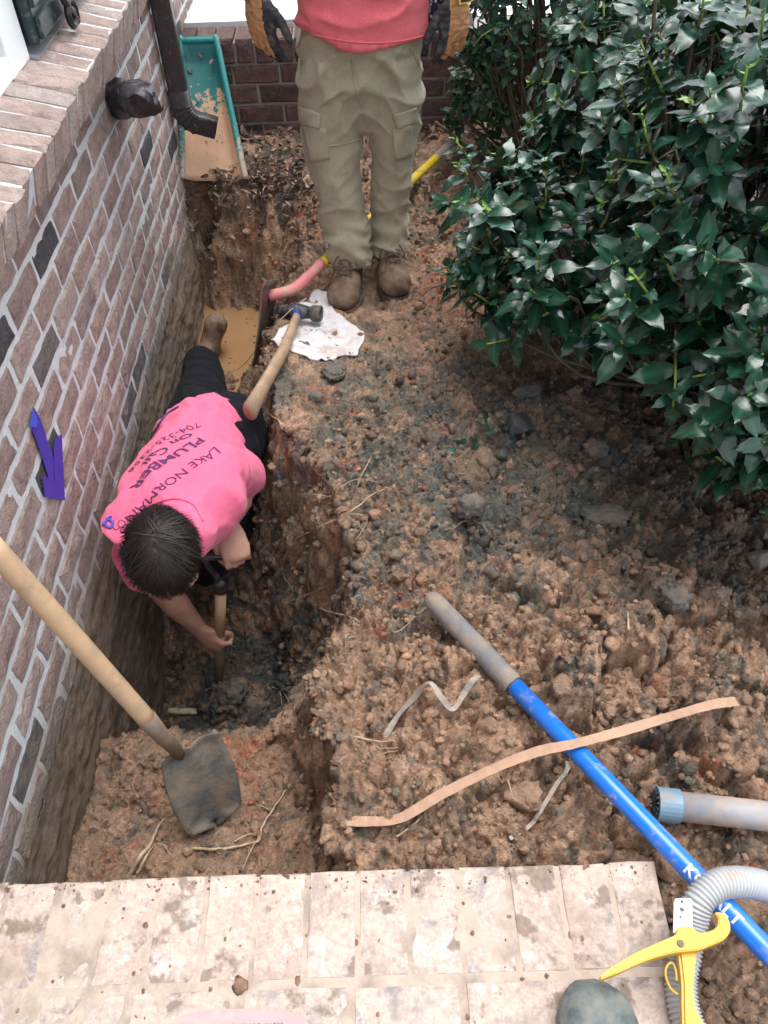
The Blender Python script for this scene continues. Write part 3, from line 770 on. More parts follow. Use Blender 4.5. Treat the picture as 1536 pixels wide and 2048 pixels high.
def eyes(C, u, f, parent, s=1.0):
    C = V(C); u = V(u).normalized(); f = V(f); f = (f - u*f.dot(u)).normalized(); sd = u.cross(f)
    for q in (-1, 1):
        bm = bmesh.new(); e = C + sd*q*.032*s + u*.004*s + f*.082*s; ellipsoid(bm, e, (.0115*s,)*3, None, 3)
        n0 = len(bm.faces); ellipsoid(bm, e + f*.0072*s, (.0055*s,)*3, None, 2); bm.faces.ensure_lookup_table()
        for fc in bm.faces[n0:]: fc.material_index = 1
        bm_ob('eye', bm, [EYEW, IRIS], parent)
def hair(C, u, f, parent, whorl, s=1.0, nst=6500, seed=3, L=.055, dens_cut=.16, bald=.0):
    C = V(C); u = V(u).normalized(); f = V(f); f = (f - u*f.dot(u)).normalized(); sd = u.cross(f)
    O = C + u*.022*s - f*.008*s; rx, ry, rz = .079*s, .100*s, .098*s
    rs = np.random.RandomState(seed)
    bm = bmesh.new(); R_ = Matrix((sd, f, u)).transposed(); ellipsoid(bm, O, (rx, ry, rz), R_, 4)
    def ok(d):  # direction in head axes: side, face, up
        return not ((d[1] > .50 and d[2] < .50 - .25*abs(d[0])) or d[2] < -.62 or (d[1] > .05 and d[2] < -.05))
    _w = Vector(whorl).normalized()
    kill = [v for v in bm.verts if not ok(((v.co-O).dot(sd)/rx, (v.co-O).dot(f)/ry, (v.co-O).dot(u)/rz))]
    bmesh.ops.delete(bm, geom=kill, context='VERTS')
    o = bm_ob('hair', bm, HAIR, parent)
    Vs, Fs = [], []; wd = np.array(whorl, float); wd /= np.linalg.norm(wd); k = 0
    B = np.array([list(sd), list(f), list(u)]); Oc = np.array(O)
    clump = rs.normal(size=(260, 3)); clump /= np.linalg.norm(clump, axis=1)[:, None]; clo = rs.normal(0, 1, (260, 3))
    for _ in range(nst):
        d = rs.normal(size=3); d /= np.linalg.norm(d)
        if not ok(d): continue
        if (d @ wd) > .985 and rs.rand() < .75: continue
        j = int(np.argmax(clump @ d))
        tang = d - wd*(d @ wd)*1.0; tang = tang - d*(tang @ d); tn = np.linalg.norm(tang)
        if tn < 1e-4: continue
        tang /= tn
        sw = np.cross(d, tang); tang = tang + sw*.25 + .50*(clo[j] - d*(clo[j] @ d)) + rs.normal(0, .15, 3); tang = tang - d*(tang @ d); tang /= np.linalg.norm(tang)
        ll = L*s*rs.uniform(.6, 1.2); root = d*np.array([rx, ry, rz]); p = root.copy(); dr = tang*1.0 + d*.28; pts = [p]
        for q in range(5):
            dr = dr + (tang*.35 - d*.16); dr /= np.linalg.norm(dr); p = p + dr*ll/5
            e = np.linalg.norm(p/np.array([rx, ry, rz]))
            if e < 1.03: p = p*(1.03/e)
            pts.append(p)
        pts = np.array(pts) @ B + Oc; sw_ = (np.cross(d, tang)) @ B; wd_ = .00085*s*rs.uniform(.7, 1.5)*np.array([1, 1, .95, .8, .6, .25])
        n0 = len(Vs); Vs += [pts[i] - sw_*wd_[i] for i in range(6)] + [pts[i] + sw_*wd_[i] for i in range(6)]
        Fs += [(n0+i, n0+i+1, n0+7+i, n0+6+i) for i in range(5)]
    st = ob('hair_strands', mesh_np('hair_strands', np.array(Vs), Fs, HAIR, True), o); st['kind'] = 'stuff'
    return o
def wrinkle(me, fn):
    v, n = me_arrays(me); me_set(me, v + n*fn(v, n)[:, None])
def ridge(P, s, seed): return 1.5*np.clip(1 - 1.5*np.abs(pn(P*np.array(s), seed)), 0, 1)**2.2 - .45
def px_patch(bvh, quad, n, off):
    """grid of points on a garment between four sight lines, lifted off the cloth"""
    q = np.array(quad, float); out = []
    for j in range(n+1):
        for i in range(n+1):
            a, b = i/n, j/n; p = (q[0]*(1-a)+q[1]*a)*(1-b) + (q[3]*(1-a)+q[2]*a)*b
            h = bvh.ray_cast(Vector(CAM_POS), V(ray(*p)), 6)
            out.append(None if h[0] is None else h[0] + h[1]*off)
    return out
def patch_ob(name, bvh, quad, m, parent, n=8, off=.006, thick=.004):
    P = px_patch(bvh, quad, n, off)
    last = next((p for p in P if p is not None), None)
    if last is None: return None
    for i, p in enumerate(P):
        if p is None: P[i] = last
        last = P[i]
    f = [(j*(n+1)+i, j*(n+1)+i+1, (j+1)*(n+1)+i+1, (j+1)*(n+1)+i) for j in range(n) for i in range(n)]
    me = mesh_np(name, [tuple(p) for p in P], f, m, True); bm = bmesh.new(); bm.from_mesh(me)
    bmesh.ops.recalc_face_normals(bm, faces=bm.faces)
    c = sum((f_.normal.dot(Vector(CAM_POS)-f_.calc_center_median()) for f_ in bm.faces))
    if c < 0: bmesh.ops.reverse_faces(bm, faces=bm.faces)
    thicken(bm, thick); bm.to_mesh(me); bm.free(); smooth_me(me)
    return ob(name, me, parent)
def boot(name, heel, toe, top, parent, laces=True, seed=0, k_=1.0):
    """work boot: heel and toe on the ground, shaft towards top"""
    h, t_, tp = V(heel), V(toe), V(top); d = (t_-h); L = d.length; d.normalize(); sh = (tp-h).normalized()
    up = (sh - d*sh.dot(d)).normalized(); sd = up.cross(d)
    bm = bmesh.new(); R_ = Matrix((sd, d, up)).transposed()
    loft(bm, [(h + d*.03 + up*.045*k_, .036*k_, .036*k_), (h + d*.10*L/.29 + up*.055*k_, .040*k_, .044*k_), (h + d*.16*L/.29 + up*.052*k_, .044*k_, .042*k_), (h + d*.215*L/.29 + up*.046*k_, .050*k_, .036*k_), (h + d*.255*L/.29 + up*.042*k_, .045*k_, .031*k_)], sd, 16, 'round')
    loft(bm, [(h + d*.065 + up*.05, .042*k_, .052*k_), (h + d*.062 + up*.10, .041*k_, .052*k_), (h + d*.055 + sh*.0 + up*.16, .045, .055)], sd, 16, 'round')
    ellipsoid(bm, t_ - d*.055*k_ + up*.047*k_, (.051*k_, .055*k_, .038*k_), R_, 3)
    me = remeshed(bm, .006, 3); wrinkle(me, lambda v, n: .003*fbm(v*26, 3, 80+seed)); me.materials.append(LEATHER)
    b = ob(name, me, parent)
    bm = bmesh.new(); out = []
    for k in range(28):
        a = 2*math.pi*k/28; yy = math.cos(a); xx = math.sin(a); wdt = (.049 if yy > 0 else .042)*k_
        out.append(h + d*(L/2 + (L/2+.004)*math.copysign(abs(yy)**.8, yy)) + sd*(wdt*math.copysign(abs(xx)**.75, xx)*(1.08 if yy > .2 else .95)))
    lo = [bm.verts.new(p) for p in out]; hi = [bm.verts.new(p + up*.024) for p in out]
    for k in range(28): bm.faces.new((lo[k], lo[(k+1) % 28], hi[(k+1) % 28], hi[k]))
    bm.faces.new(lo[::-1]); bm.faces.new(hi)
    bm_ob('sole', bm, SOLE, b, False)
    if laces:
        bm = bmesh.new()
        for k in range(5):
            q = k/4; c = h + d*((.185-.075*q)*L/.29) + up*(.094*k_+.052*q)
            tube(bm, [c - sd*.026 - up*.006 - d*.006, c + up*.004 + d*.004, c + sd*.026 - up*.006 + d*.012], .0026, 6); tube(bm, [c + sd*.026 - up*.006 - d*.006, c + up*.006 + d*.006, c - sd*.026 - up*.006 + d*.012], .0026, 6)
        c = h + d*(.12*L/.29) + up*.15
        for q in (-1, 1):
            tube(bm, spline([c, c + sd*q*.03 + d*.03 - up*.005, c + sd*q*.045 + d*.035 - up*.045, c + sd*q*.03 + d*.02 - up*.06], 4), .0024, 6)
            tube(bm, spline([c, c + sd*q*.02 + d*.045 - up*.03, c + sd*q*.028 + d*.06 - up*.075], 4), .0024, 6)
        bm_ob('laces', bm, LACE, b)
    return b

# ---------------------------------------------------------------- the person standing behind the trench
Wst, Nst, Hst = Vector((-.012, 2.82, .74)), Vector((-.012, 2.80, 1.20)), Vector((-.012, 2.765, 1.40))
uS, fS = Vector((0, -.12, 1)), Vector((0, -1, -.12))
bm = bmesh.new()
loft(bm, [((-.012, 2.81, .60), .14, .10), ((-.012, 2.81, .85), .135, .10), ((-.012, 2.81, 1.05), .15, .11), ((-.012, 2.81, 1.16), .07, .06), (Hst - uS*.06 - fS*.02, .052, .056)], (1, 0, 0), 16, 'round')
head(bm, Hst, uS, fS)
for q, sh, el_, wr in ((-1, (-.185, 2.82, 1.13), (-.285, 2.83, .98), (-.315, 2.735, .86)), (1, (.165, 2.82, 1.13), (.245, 2.83, .98), (.262, 2.735, .845))):
    loft(bm, [(sh, .05, .05), (el_, .040, .040), (wr, .028, .026)], (0, 1, 0), 12, 'round')
for sx_, kn, an in ((-.1, (-.118, 2.76, .30), (-.088, 2.715, .04)), (.08, (.075, 2.79, .30), (.05, 2.80, .04))):
    loft(bm, [((sx_, 2.81, .62), .08, .085), (kn, .05, .055), (an, .035, .04)], (1, 0, 0), 12, 'round')
me = remeshed(bm, .009, 3); me.materials.append(SKIN)
man = ob('person', me)
tag(man, 'person standing at the trench in a coral shirt, khaki cargo trousers, gloves and muddy boots', 'person')
eyes(Hst, uS, fS, man); hair(Hst, uS, fS, man, (0, -.3, 1), nst=1500)
# trousers
bm = bmesh.new()
loft(bm, [((-.020, 2.815, .80), .180, .125), ((-.025, 2.81, .70), .190, .135), ((-.028, 2.81, .60), .188, .138), ((-.03, 2.81, .54), .150, .12)], (1, 0, 0), 24, 'round')
loft(bm, [((-.120, 2.81, .66), .092, .125), ((-.126, 2.805, .54), .103, .122), ((-.130, 2.79, .42), .097, .110), ((-.124, 2.77, .30), .086, .098), ((-.110, 2.745, .18), .075, .086), ((-.094, 2.705, .08), .071, .078), ((-.088, 2.69, .0), .070, .077)], (1, 0, 0), 22)
loft(bm, [((.070, 2.81, .66), .090, .125), ((.074, 2.81, .54), .096, .122), ((.080, 2.805, .42), .082, .110), ((.073, 2.80, .30), .068, .096), ((.060, 2.795, .18), .062, .084), ((.052, 2.785, .08), .063, .078), ((.050, 2.775, .005), .063, .077)], (1, 0, 0), 22)
me = remeshed(bm, .0062, 4)
def wr_tr(v, n):
    x, y, z = v.T; lowz = sstep(.34, .06, z); hip = sstep(.45, .62, z)
    W_ = v + .03*np.stack([pn(v*9, 91), pn(v*9, 92), pn(v*9, 93)], 1)
    d = .016*lowz*ridge(W_ @ np.array([[1, 0, 0], [0, 1, 0], [.25, .2, 1]]).T, (5, 5, 17), 94)
    dg = W_.copy(); dg[:, 2] += .7*np.abs(x+.02)
    d = d + .009*(.4+hip)*(1-lowz)*ridge(dg, (5, 4, 13), 95)
    d = d + .008*(1-.4*lowz)*ridge(W_ + .4, (10, 6, 5), 96) + .0025*fbm(v*18, 3, 97)
    seam = np.exp(-((x+.028)/.006)**2)*sstep(.50, .56, z)*(n[:, 1] < 0); d = d + .003*seam
    for cx in (-.030,): d = d - .012*np.exp(-((x-cx)/.012)**2)*sstep(.62, .50, z)*sstep(.40, .5, z)
    return d
wrinkle(me, wr_tr); me.materials.append(KHAKI)
trs = ob('trousers', me, man); bv = bvh_me(me)
for q in ([(600, 212), (642, 226), (640, 257), (602, 247)], [(786, 229), (832, 213), (833, 243), (795, 257)]): patch_ob('pocket_flap', bv, q, KHAKI, trs, 8, .008, .007)
for q in ([(604, 246), (652, 258), (660, 318), (622, 325)], [(783, 258), (826, 246), (822, 312), (792, 322)]): patch_ob('cargo_pocket', bv, q, KHAKI, trs, 8, .005, .005)
def seam_line(pts, r, m, parent, name, bvh):
    P = []
    for p in spline(pts, 6):
        h = bvh.ray_cast(Vector(CAM_POS), V(ray(*p)), 6)
        if h[0] is not None: P.append(h[0] + h[1]*r*.4)
    if len(P) > 2:
        bm = bmesh.new(); tube(bm, P, r, 6); return bm_ob(name, bm, m, parent)
for pts in ([(704, 95), (706, 140), (716, 195), (728, 215)], [(592, 95), (600, 85), (606, 72)], [(588, 100), (598, 88), (604, 74)], [(838, 130), (826, 105), (818, 92)], [(676, 522), (705, 533), (741, 528)], [(746, 503), (775, 508), (805, 498)], [(655, 292), (690, 287), (722, 278)]):
    seam_line(pts, .0028, KHAKI, trs, 'seam', bv)
# shirt
bm = bmesh.new()
loft(bm, [((-.012, 2.80, .735), .205, .150), ((-.012, 2.80, .80), .196, .146), ((-.012, 2.81, .92), .185, .14), ((-.012, 2.81, 1.05), .19, .135), ((-.012, 2.81, 1.13), .15, .10), ((-.012, 2.81, 1.175), .07, .065)], (1, 0, 0), 26)
for q, sh, el_ in ((-1, (-.17, 2.82, 1.11), (-.265, 2.83, 1.01)), (1, (.15, 2.82, 1.11), (.232, 2.83, 1.01))):
    loft(bm, [(sh, .07, .07), (el_, .066, .066)], (0, 1, 0), 16)
me = remeshed(bm, .007, 4)
def wr_sh(v, n):
    W_ = v + .03*np.stack([pn(v*7, 71), pn(v*7, 72), pn(v*7, 73)], 1); W_[:, 2] += .45*v[:, 0]
    z = v[:, 2]
    return .008*ridge(W_, (4, 3, 10), 74) + .004*fbm(v*12, 3, 75) + .004*sstep(.742, .735, z)
wrinkle(me, wr_sh)
v_, n_ = me_arrays(me); v_[:, 2] += np.where(v_[:, 2] < .80, (.8-v_[:, 2])/.07*(-.012+.035*sstep(-.02, -.21, v_[:, 0]) + .02*np.abs(v_[:, 0])), 0); me_set(me, v_); me.materials.append(CORAL)
sh_ = ob('shirt', me, man)
seam_line([(592, 62), (640, 72), (690, 82), (740, 86), (800, 82), (856, 70)], .0022, CORAL, sh_, 'hem', bvh_me(me))
# gloves
for q, w_, d_, th, nn_, cl in ((-1, (-.318, 2.73, .855), (.06, -.05, -1), (.80, -.60, 0), (.60, .8, .0), (.22, .32, .30)), (1, (.262, 2.73, .835), (-.02, -.05, -1), (-.85, -.52, 0), (-.52, .85, 0), (.22, .30, .28))):
    bm = bmesh.new(); hand(bm, w_, d_, th, nn_, 1.16, cl, .16, 1.15, -.22)
    loft(bm, [(V(w_) - V(d_).normalized()*.065, .040, .036), (V(w_) - V(d_).normalized()*.02, .036, .032), (V(w_), .034, .030)], th, 14, 'round')
    me = remeshed(bm, .0042, 3); W0 = np.array(w_); th_ = np.array(th)/np.linalg.norm(th); dd = np.array(d_)/np.linalg.norm(d_)
    wrinkle(me, lambda v, n: .0022*ridge(v, (30, 30, 60), 88))
    me.materials.append(GTAN); me.materials.append(GBLK)
    def split(c, n):
        r = c - W0; a = r @ th_; L_ = r @ dd; return ((a > .034) | (L_ < -.018) | (L_ > .172)).astype(int)
    face_mats(me, split); g = ob('glove', me, man)
    bm = bmesh.new(); c = V(w_) - V(d_).normalized()*.03
    loft(bm, [(c - V(d_).normalized()*.018, .042, .038), (c + V(d_).normalized()*.018, .040, .036)], th, 18); bm_ob('cuff_strap', bm, GBLK, g)
    if q == 1:
        bvg = bvh_me(me)
        YEL = simple('yellow_rubber', (.62, .42, .07), .45, .1); WHT = simple('pale_rubber', (.65, .62, .55), .5, .1)
        cc = Vector((.290, 2.690, .842)); tx, tz = Vector((.93, .30, .05)).normalized(), Vector((.0, .25, .97)).normalized()
        def dshape(sx_, sz_, dy, m_, nm):
            bm = bmesh.new(); tn_ = tx.cross(tz); vs = []
            for a in [(-1, -1), (.2, -1), (.65, -.85), (.95, -.45), (1, 0), (.95, .45), (.65, .85), (.2, 1), (-1, 1)]:
                vs.append(bm.verts.new(cc + tx*a[0]*sx_ + tz*a[1]*sz_ + tn_*dy))
            f_ = bm.faces.new(vs); r_ = bmesh.ops.extrude_face_region(bm, geom=[f_])
            for e_ in r_['geom']:
                if isinstance(e_, bmesh.types.BMVert): e_.co += tn_*.004
            bmesh.ops.recalc_face_normals(bm, faces=bm.faces); return bm_ob(nm, bm, m_, g, False)
        dshape(.026, .018, 0, YEL, 'cuff_badge'); dshape(.021, .0135, .0015, GBLK, 'badge_field')
        for z_ in (.005, -.005):
            bm = bmesh.new(); box(bm, cc + tz*z_ + tx.cross(tz)*.0065 - tx*.003, (.024, .005, .003), Matrix((tx, tx.cross(tz), tz)).transposed()); bm_ob('badge_bar', bm, WHT, g, False)
# patterned cloth hanging from the back pocket
def m_bandana():
    t = NT('patterned_cloth'); p = t.pos(); v = t.voro(p, 75)
    return t.done(t.ramp(v, [(.34, (.62, .64, .72)), (.40, (.018, .022, .05))]), .9)
bm = bmesh.new(); g_ = []
for j in range(9):
    for i in range(5):
        g_.append(bm.verts.new((.185+.013*i+.004*math.sin(j), 2.80+.02*math.sin(i*1.7+j*.5), .88-.022*j+.008*i)))
for j in range(8):
    for i in range(4): bm.faces.new((g_[j*5+i], g_[j*5+i+1], g_[(j+1)*5+i+1], g_[(j+1)*5+i]))
thicken(bm, .003); bm_ob('bandana', bm, m_bandana(), man)
zb = lambda x, y: hz(x, y)
boot('boot', (-.086, 2.785, -.09), (-.122, 2.485, -.09), (-.09, 2.775, .1), man, True, 1, 1.2)
boot('boot', (.050, 2.86, -.09), (.072, 2.555, -.09), (.05, 2.85, .1), man, True, 2, 1.2)

# ---------------------------------------------------------------- the person kneeling in the trench
kC = gd(330, 1108, 2.06); uK, fK = Vector((.06, -.70, .71)), Vector((.16, -.70, -.70))
Rs, Ls = gd(264, 1050, 2.18), gd(438, 935, 2.28)
Le, Lh = gd(492, 965, 2.48), gd(457, 1050, 2.33)
Re, Rh = gd(318, 1172, 2.42), gd(396, 1256, 2.555)
Dtop, Dbot = gd(442, 1138, 2.37), gd(438, 1352, 2.69)
pel = np.array((-.522, 1.90, -.10)); mid = np.array((-.535, 1.71, -.03)); chs = np.array((-.54, 1.52, .005)); nkb = np.array((-.505, 1.395, .045))
hR = pel + (-.06, .0, -.02); hL = pel + (.065, .02, -.02)
knR, ftR = np.array((-.625, 2.34, -.255)), np.array((-.692, 2.64, -.36))
knL, ftL = gd(414, 1128, 2.66), np.array((-.43, 2.02, -.47))
bm = bmesh.new(); RS = (.86, .5, 0)
loft(bm, [(pel, .13, .10), (mid, .13, .095), (chs, .125, .09), (nkb, .06, .055)], RS, 16, 'round')
Cv = V(kC); loft(bm, [(nkb, .062, .06), (Cv - uK*.07 - fK*.035, .054, .056), (Cv, .05, .05)], RS, 14, 'round')
head(bm, kC, uK, fK)
loft(bm, [(Rs, .042, .042), ((Rs+Re)/2, .044, .044), (Re, .041, .041), (Re*.6+Rh*.4, .042, .040), (Re*.25+Rh*.75, .033, .030), (Rh, .028, .023)], (0, 0, 1), 14, 'round')
loft(bm, [(Ls, .042, .042), ((Ls+Le)/2, .046, .046), (Le, .042, .042), (Le*.55+Lh*.45, .040, .039), (Le*.2+Lh*.8, .031, .028), (Lh, .027, .023)], (0, 0, 1), 14, 'round')
sa = V(Dbot - Dtop).normalized(); vd = V(ray(430, 1290))
side = sa.cross(vd).normalized()
# right hand closes round the shaft, left hand round the cross bar of the grip
hand(bm, Rh, (V(Dtop + (Dbot-Dtop)*.74) - V(Rh) - vd*.025), -sa, vd, .92, (.95, 1.15, .7), .02, 1.05, .45)
bar = side
hand(bm, Lh, V(gd(474, 1112, 2.31)) - V(Lh), V(gd(420, 1112, 2.36) - gd(470, 1100, 2.36)), vd, .98, (.75, 1.25, .8), .04, 1.08, .45)
for a, b, c in ((hR, knR, ftR), (hL, knL, ftL)):
    loft(bm, [(a, .08, .08), (b, .055, .055), (c, .038, .038)], (1, 0, 0), 12, 'round')
me = remeshed(bm, .0052, 3); wrinkle(me, lambda v, n: .0012*fbm(v*40, 3, 7)); me.materials.append(SKIN)
kn = ob('person', me)
tag(kn, 'person kneeling in the trench, bent over a short shovel, in a bright pink printed shirt', 'person')
eyes(kC, uK, fK, kn); hair(kC, uK, fK, kn, (-.05, -.42, .9), nst=9000, L=.066)
# trousers
bm = bmesh.new()
loft(bm, [(mid*.45+pel*.55 + (.03, 0, -.02), .125, .112), (pel + (.03, 0, -.01), .142, .125), (pel + (.03, .06, -.03), .135, .12)], RS, 22, 'round')
loft(bm, [(hR, .105, .105), (hR*.5+knR*.5, .092, .092), (knR, .076, .078), (knR*.5+ftR*.5, .070, .070), (ftR*.93+knR*.07, .060, .060)], (1, 0, 0), 18)
loft(bm, [(hL, .105, .105), (hL*.5+knL*.5, .094, .094), (knL, .076, .078), (knL*.5+ftL*.5, .068, .068), (ftL, .06, .06)], (1, 0, 0), 18, 'round')
me = remeshed(bm, .0065, 4)
wrinkle(me, lambda v, n: .006*ridge(v + .03*pn(v*8, 3)[:, None], (9, 14, 10), 4) + .002*fbm(v*20, 2, 5)); me.materials.append(NAVY)
ob('trousers', me, kn)
trk = bpy.data.objects['trousers.001'] if 'trousers.001' in bpy.data.objects else kn
patch_ob('back_pocket', bvh_me(me), [(368, 776), (408, 780), (408, 808), (366, 804)], NAVY, trk, 6, .012, .012)
boot('boot', ftR + (-.012, .015, -.03), ftR + (-.006, .17, -.15), ftR + (.01, -.05, .10), kn, False, 4)
# shirt
bm = bmesh.new()
loft(bm, [(pel + (.0, -.025, .02), .118, .130), (mid, .140, .130), (chs, .175, .132), (chs*.4+nkb*.6, .155, .112), (nkb + (0, -.012, .0), .085, .082)], RS, 26, 'round')
loft(bm, [(Rs*.45+chs*.55, .115, .110), (Rs*.75+chs*.25, .092, .092), (Rs, .086, .086), (Rs*.62+Re*.38, .084, .084), (Rs*.40+Re*.60, .083, .083)], (0, 0, 1), 20, 'round')
loft(bm, [(Ls*.55+chs*.45, .10, .10), (Ls, .078, .078), (Ls*.62+Le*.38, .072, .074), (Ls*.30+Le*.70, .070, .072)], (0, 0, 1), 20, 'round')
me = remeshed(bm, .0062, 6)
sdir_ = np.array((.75, .66, 0)); sax = (nkb-pel)/np.linalg.norm(nkb-pel)
def wr_k(v, n):
    r = v - chs; a = r @ sdir_; b = r @ sax
    Q = np.stack([a, b, v[:, 2]], 1) + .03*np.stack([pn(v*7, 11), pn(v*7, 12), pn(v*7, 13)], 1)
    Q2 = Q.copy(); Q2[:, 0] += .5*b
    edge = sstep(.05, .16, np.abs(a)); low = sstep(-.12, -.3, b)
    d = .005*edge*ridge(Q2, (15, 6, 8), 14) + .008*low*ridge(Q, (9, 13, 5), 15) + .0075*ridge(Q2, (9, 3, 4), 16) + .0035*ridge(Q2 + .3, (17, 7, 8), 18) + .0016*fbm(v*22, 2, 17)
    return d
wrinkle(me, wr_k); me.materials.append(PINK); shk = ob('shirt', me, kn); bvk = bvh_me(me)
# ---- print on the back
INK = simple('ink', (.10, .025, .10), .9, .25, 60); INKB = simple('blue_ink', (.10, .08, .42), .9, .25, 60)
def text_mesh(body, bold=False, spacing=1.0):
    cu = bpy.data.curves.new('t', 'FONT'); cu.body = body; cu.size = 1; cu.space_character = spacing; cu.resolution_u = 3
    if bold: cu.offset = .022
    o = bpy.data.objects.new('t', cu); COL.objects.link(o); dg = bpy.context.evaluated_depsgraph_get()
    me = bpy.data.meshes.new_from_object(o.evaluated_get(dg)); bpy.data.objects.remove(o); bpy.data.curves.remove(cu); return me
def text_on(name, body, A, B, up_px, height, bvh, m, parent, bold=False, arch=0.0, lift=.0016, wfix=None):
    """runs a line of lettering over a surface from sight line A to sight line B; up_px: a pixel on the letters' upper side"""
    me = text_mesh(body, bold); v, _ = me_arrays(me); v = v.copy(); x0, x1 = v[:, 0].min(), v[:, 0].max()
    P = [bvh.ray_cast(Vector(CAM_POS), V(ray(*q)), 6) for q in (A, B, ((A[0]+B[0])/2, (A[1]+B[1])/2), up_px)]
    if any(p[0] is None for p in P): return None
    pa, pb = P[0][0], P[1][0]; u = (pb-pa); Lw = u.length; u.normalize(); nrm = (P[0][1]+P[1][1]+P[2][1]).normalized(); nrm = (nrm - u*nrm.dot(u)).normalized()
    vv = nrm.cross(u)
    if vv.dot(P[3][0]-P[2][0]) < 0: vv = -vv
    bm = bmesh.new(); bm.from_mesh(me)
    bmesh.ops.triangulate(bm, faces=bm.faces)
    for _ in range(2):
        es = [e for e in bm.edges if e.calc_length() > .12]
        if es: bmesh.ops.subdivide_edges(bm, edges=es, cuts=1); bmesh.ops.triangulate(bm, faces=bm.faces)
    for w_ in bm.verts:
        fx_ = (w_.co.x-x0)/(x1-x0); p = pa + u*(fx_*Lw) + vv*(w_.co.y/.72*height + arch*(1-(2*fx_-1)**2))
        h = bvh.ray_cast(p + nrm*.25, -nrm, .6)
        w_.co = (h[0] + h[1]*lift) if h[0] is not None else p
    o = bm_ob(name, bm, m, parent, False); return o
seam_line([(356, 815), (338, 826), (322, 844), (308, 866)], .004, m_cloth('violet_cotton', (.10, .06, .22)), shk, 'undershirt_hem', bvk)
text_on('print', 'LAKE NORMAN', (428, 893), (249, 1036), (330, 1000), .026, bvk, INK, shk, False, .010)
text_on('print', 'PLUMBER', (398, 876), (258, 978), (330, 990), .031, bvk, INK, shk, True)
text_on('print', 'On Call', (378, 866), (284, 930), (330, 990), .024, bvk, INK, shk, True)
text_on('print', '704-325-2356', (394, 846), (256, 944), (330, 990), .023, bvk, INK, shk, False)
seam_line([(222, 1034), (214, 1040), (212, 1052), (222, 1056), (226, 1046), (216, 1040), (208, 1050)], .004, INKB, shk, 'print', bvk)
for pts in ([(228, 1040), (225, 1052), (232, 1060), (240, 1055)], [(240, 1040), (236, 1050), (246, 1056), (250, 1046), (242, 1040)], [(246, 1052), (240, 1062), (250, 1066), (254, 1056)]):
    seam_line(pts, .0011, INK, shk, 'print', bvk)
seam_line([(300, 1012), (330, 1000), (360, 998), (390, 1012), (404, 1040)], .004, PINK, shk, 'collar', bvk)
# ================================================================ tools and things lying about
WOOD = simple('ash_wood', (.50, .335, .205), .5, .22, 14, .22, 16, (.36, .25, .16), .0015, 90)
WOODG = simple('worn_wood', (.43, .29, .18), .6, .3, 22, .45, 20, (.30, .21, .14), .0015, 90)
STEEL = simple('muddy_steel', (.09, .095, .10), .45, .3, 30, .70, 20, (.26, .19, .13), .002, 80, .4)
BLUD = simple('clay_caked_steel', (.085, .09, .088), .7, .35, 22, .45, 12, (.20, .16, .12), .004, 70)
def axis_mat(a, b, ref=(0, 0, 1)):
    d = (V(b)-V(a)).normalized(); s, q = frame_for(d, Vector(ref)); return d, s, q

# ---- long wooden handled shovel in front
shov = empty('shovel', gz(400, 1600, -.33), 'muddy shovel with a long pale wooden handle, stuck in the ledge at lower left', 'shovel')
T_, F_ = gd(-30, 1078, 1.52), gd(297, 1442, 1.86)
bm = bmesh.new(); P = spline([T_, T_*.5+F_*.5 + (0, 0, .004), F_], 8); tube(bm, P, .0205, 16, True, .0195); bm_ob('handle', bm, WOOD, shov)
d, s_, q_ = axis_mat(T_, F_); F = V(F_)
Bt = V(gd(352, 1500, 1.99)); tip = V(gd(412, 1622, 2.115))
bm = bmesh.new(); tube(bm, [F - d*.012, F + d*.03, F + d*.07, Bt + (Bt-F).normalized()*.03], .0215, 14, True, .014); bm_ob('socket', bm, STEEL, shov)
bx = (tip-Bt).normalized(); vw = V(ray(390, 1550)); by = bx.cross(vw).normalized(); bn = by.cross(bx).normalized()
if bn.dot(vw) > 0: bn = -bn
def blade(name, B, bx, by, bn, L, W, m, parent, dish=.035, point=.45):
    nx, ny = 14, 12; vs = []; f = []
    for i in range(nx+1):
        t = i/nx
        w_ = W*(.86 + .14*math.sin(math.pi*min(t*1.1, 1))) * (1 if t < 1-point else math.sqrt(max(0, 1-((t-(1-point))/point)**2))*.92+.08)
        if t < .04: w_ = W*.86
        for j in range(ny+1):
            v = -1 + 2*j/ny
            h = dish*(v*v) + .012*math.sin(t*3.0) - .02*math.exp(-(v/.22)**2)*math.exp(-(t/.35)**2)*-1.0
            if i == 0: h += .012
            vs.append(tuple(B + bx*(L*t) + by*(w_*v) + bn*h))
    for i in range(nx):
        for j in range(ny): a = i*(ny+1)+j; f.append((a, a+1, a+ny+2, a+ny+1))
    me = mesh_np(name, vs, f, m, True); bm = bmesh.new(); bm.from_mesh(me); thicken(bm, .004); bm.to_mesh(me); bm.free(); smooth_me(me)
    return ob(name, me, parent)
blade('blade', V(gd(372, 1478, 2.0)) - bx*.0, (V(gd(428, 1640, 2.13)) - V(gd(372, 1478, 2.0))).normalized(), by, bn, .235, .080, BLUD, shov, .022, .14)
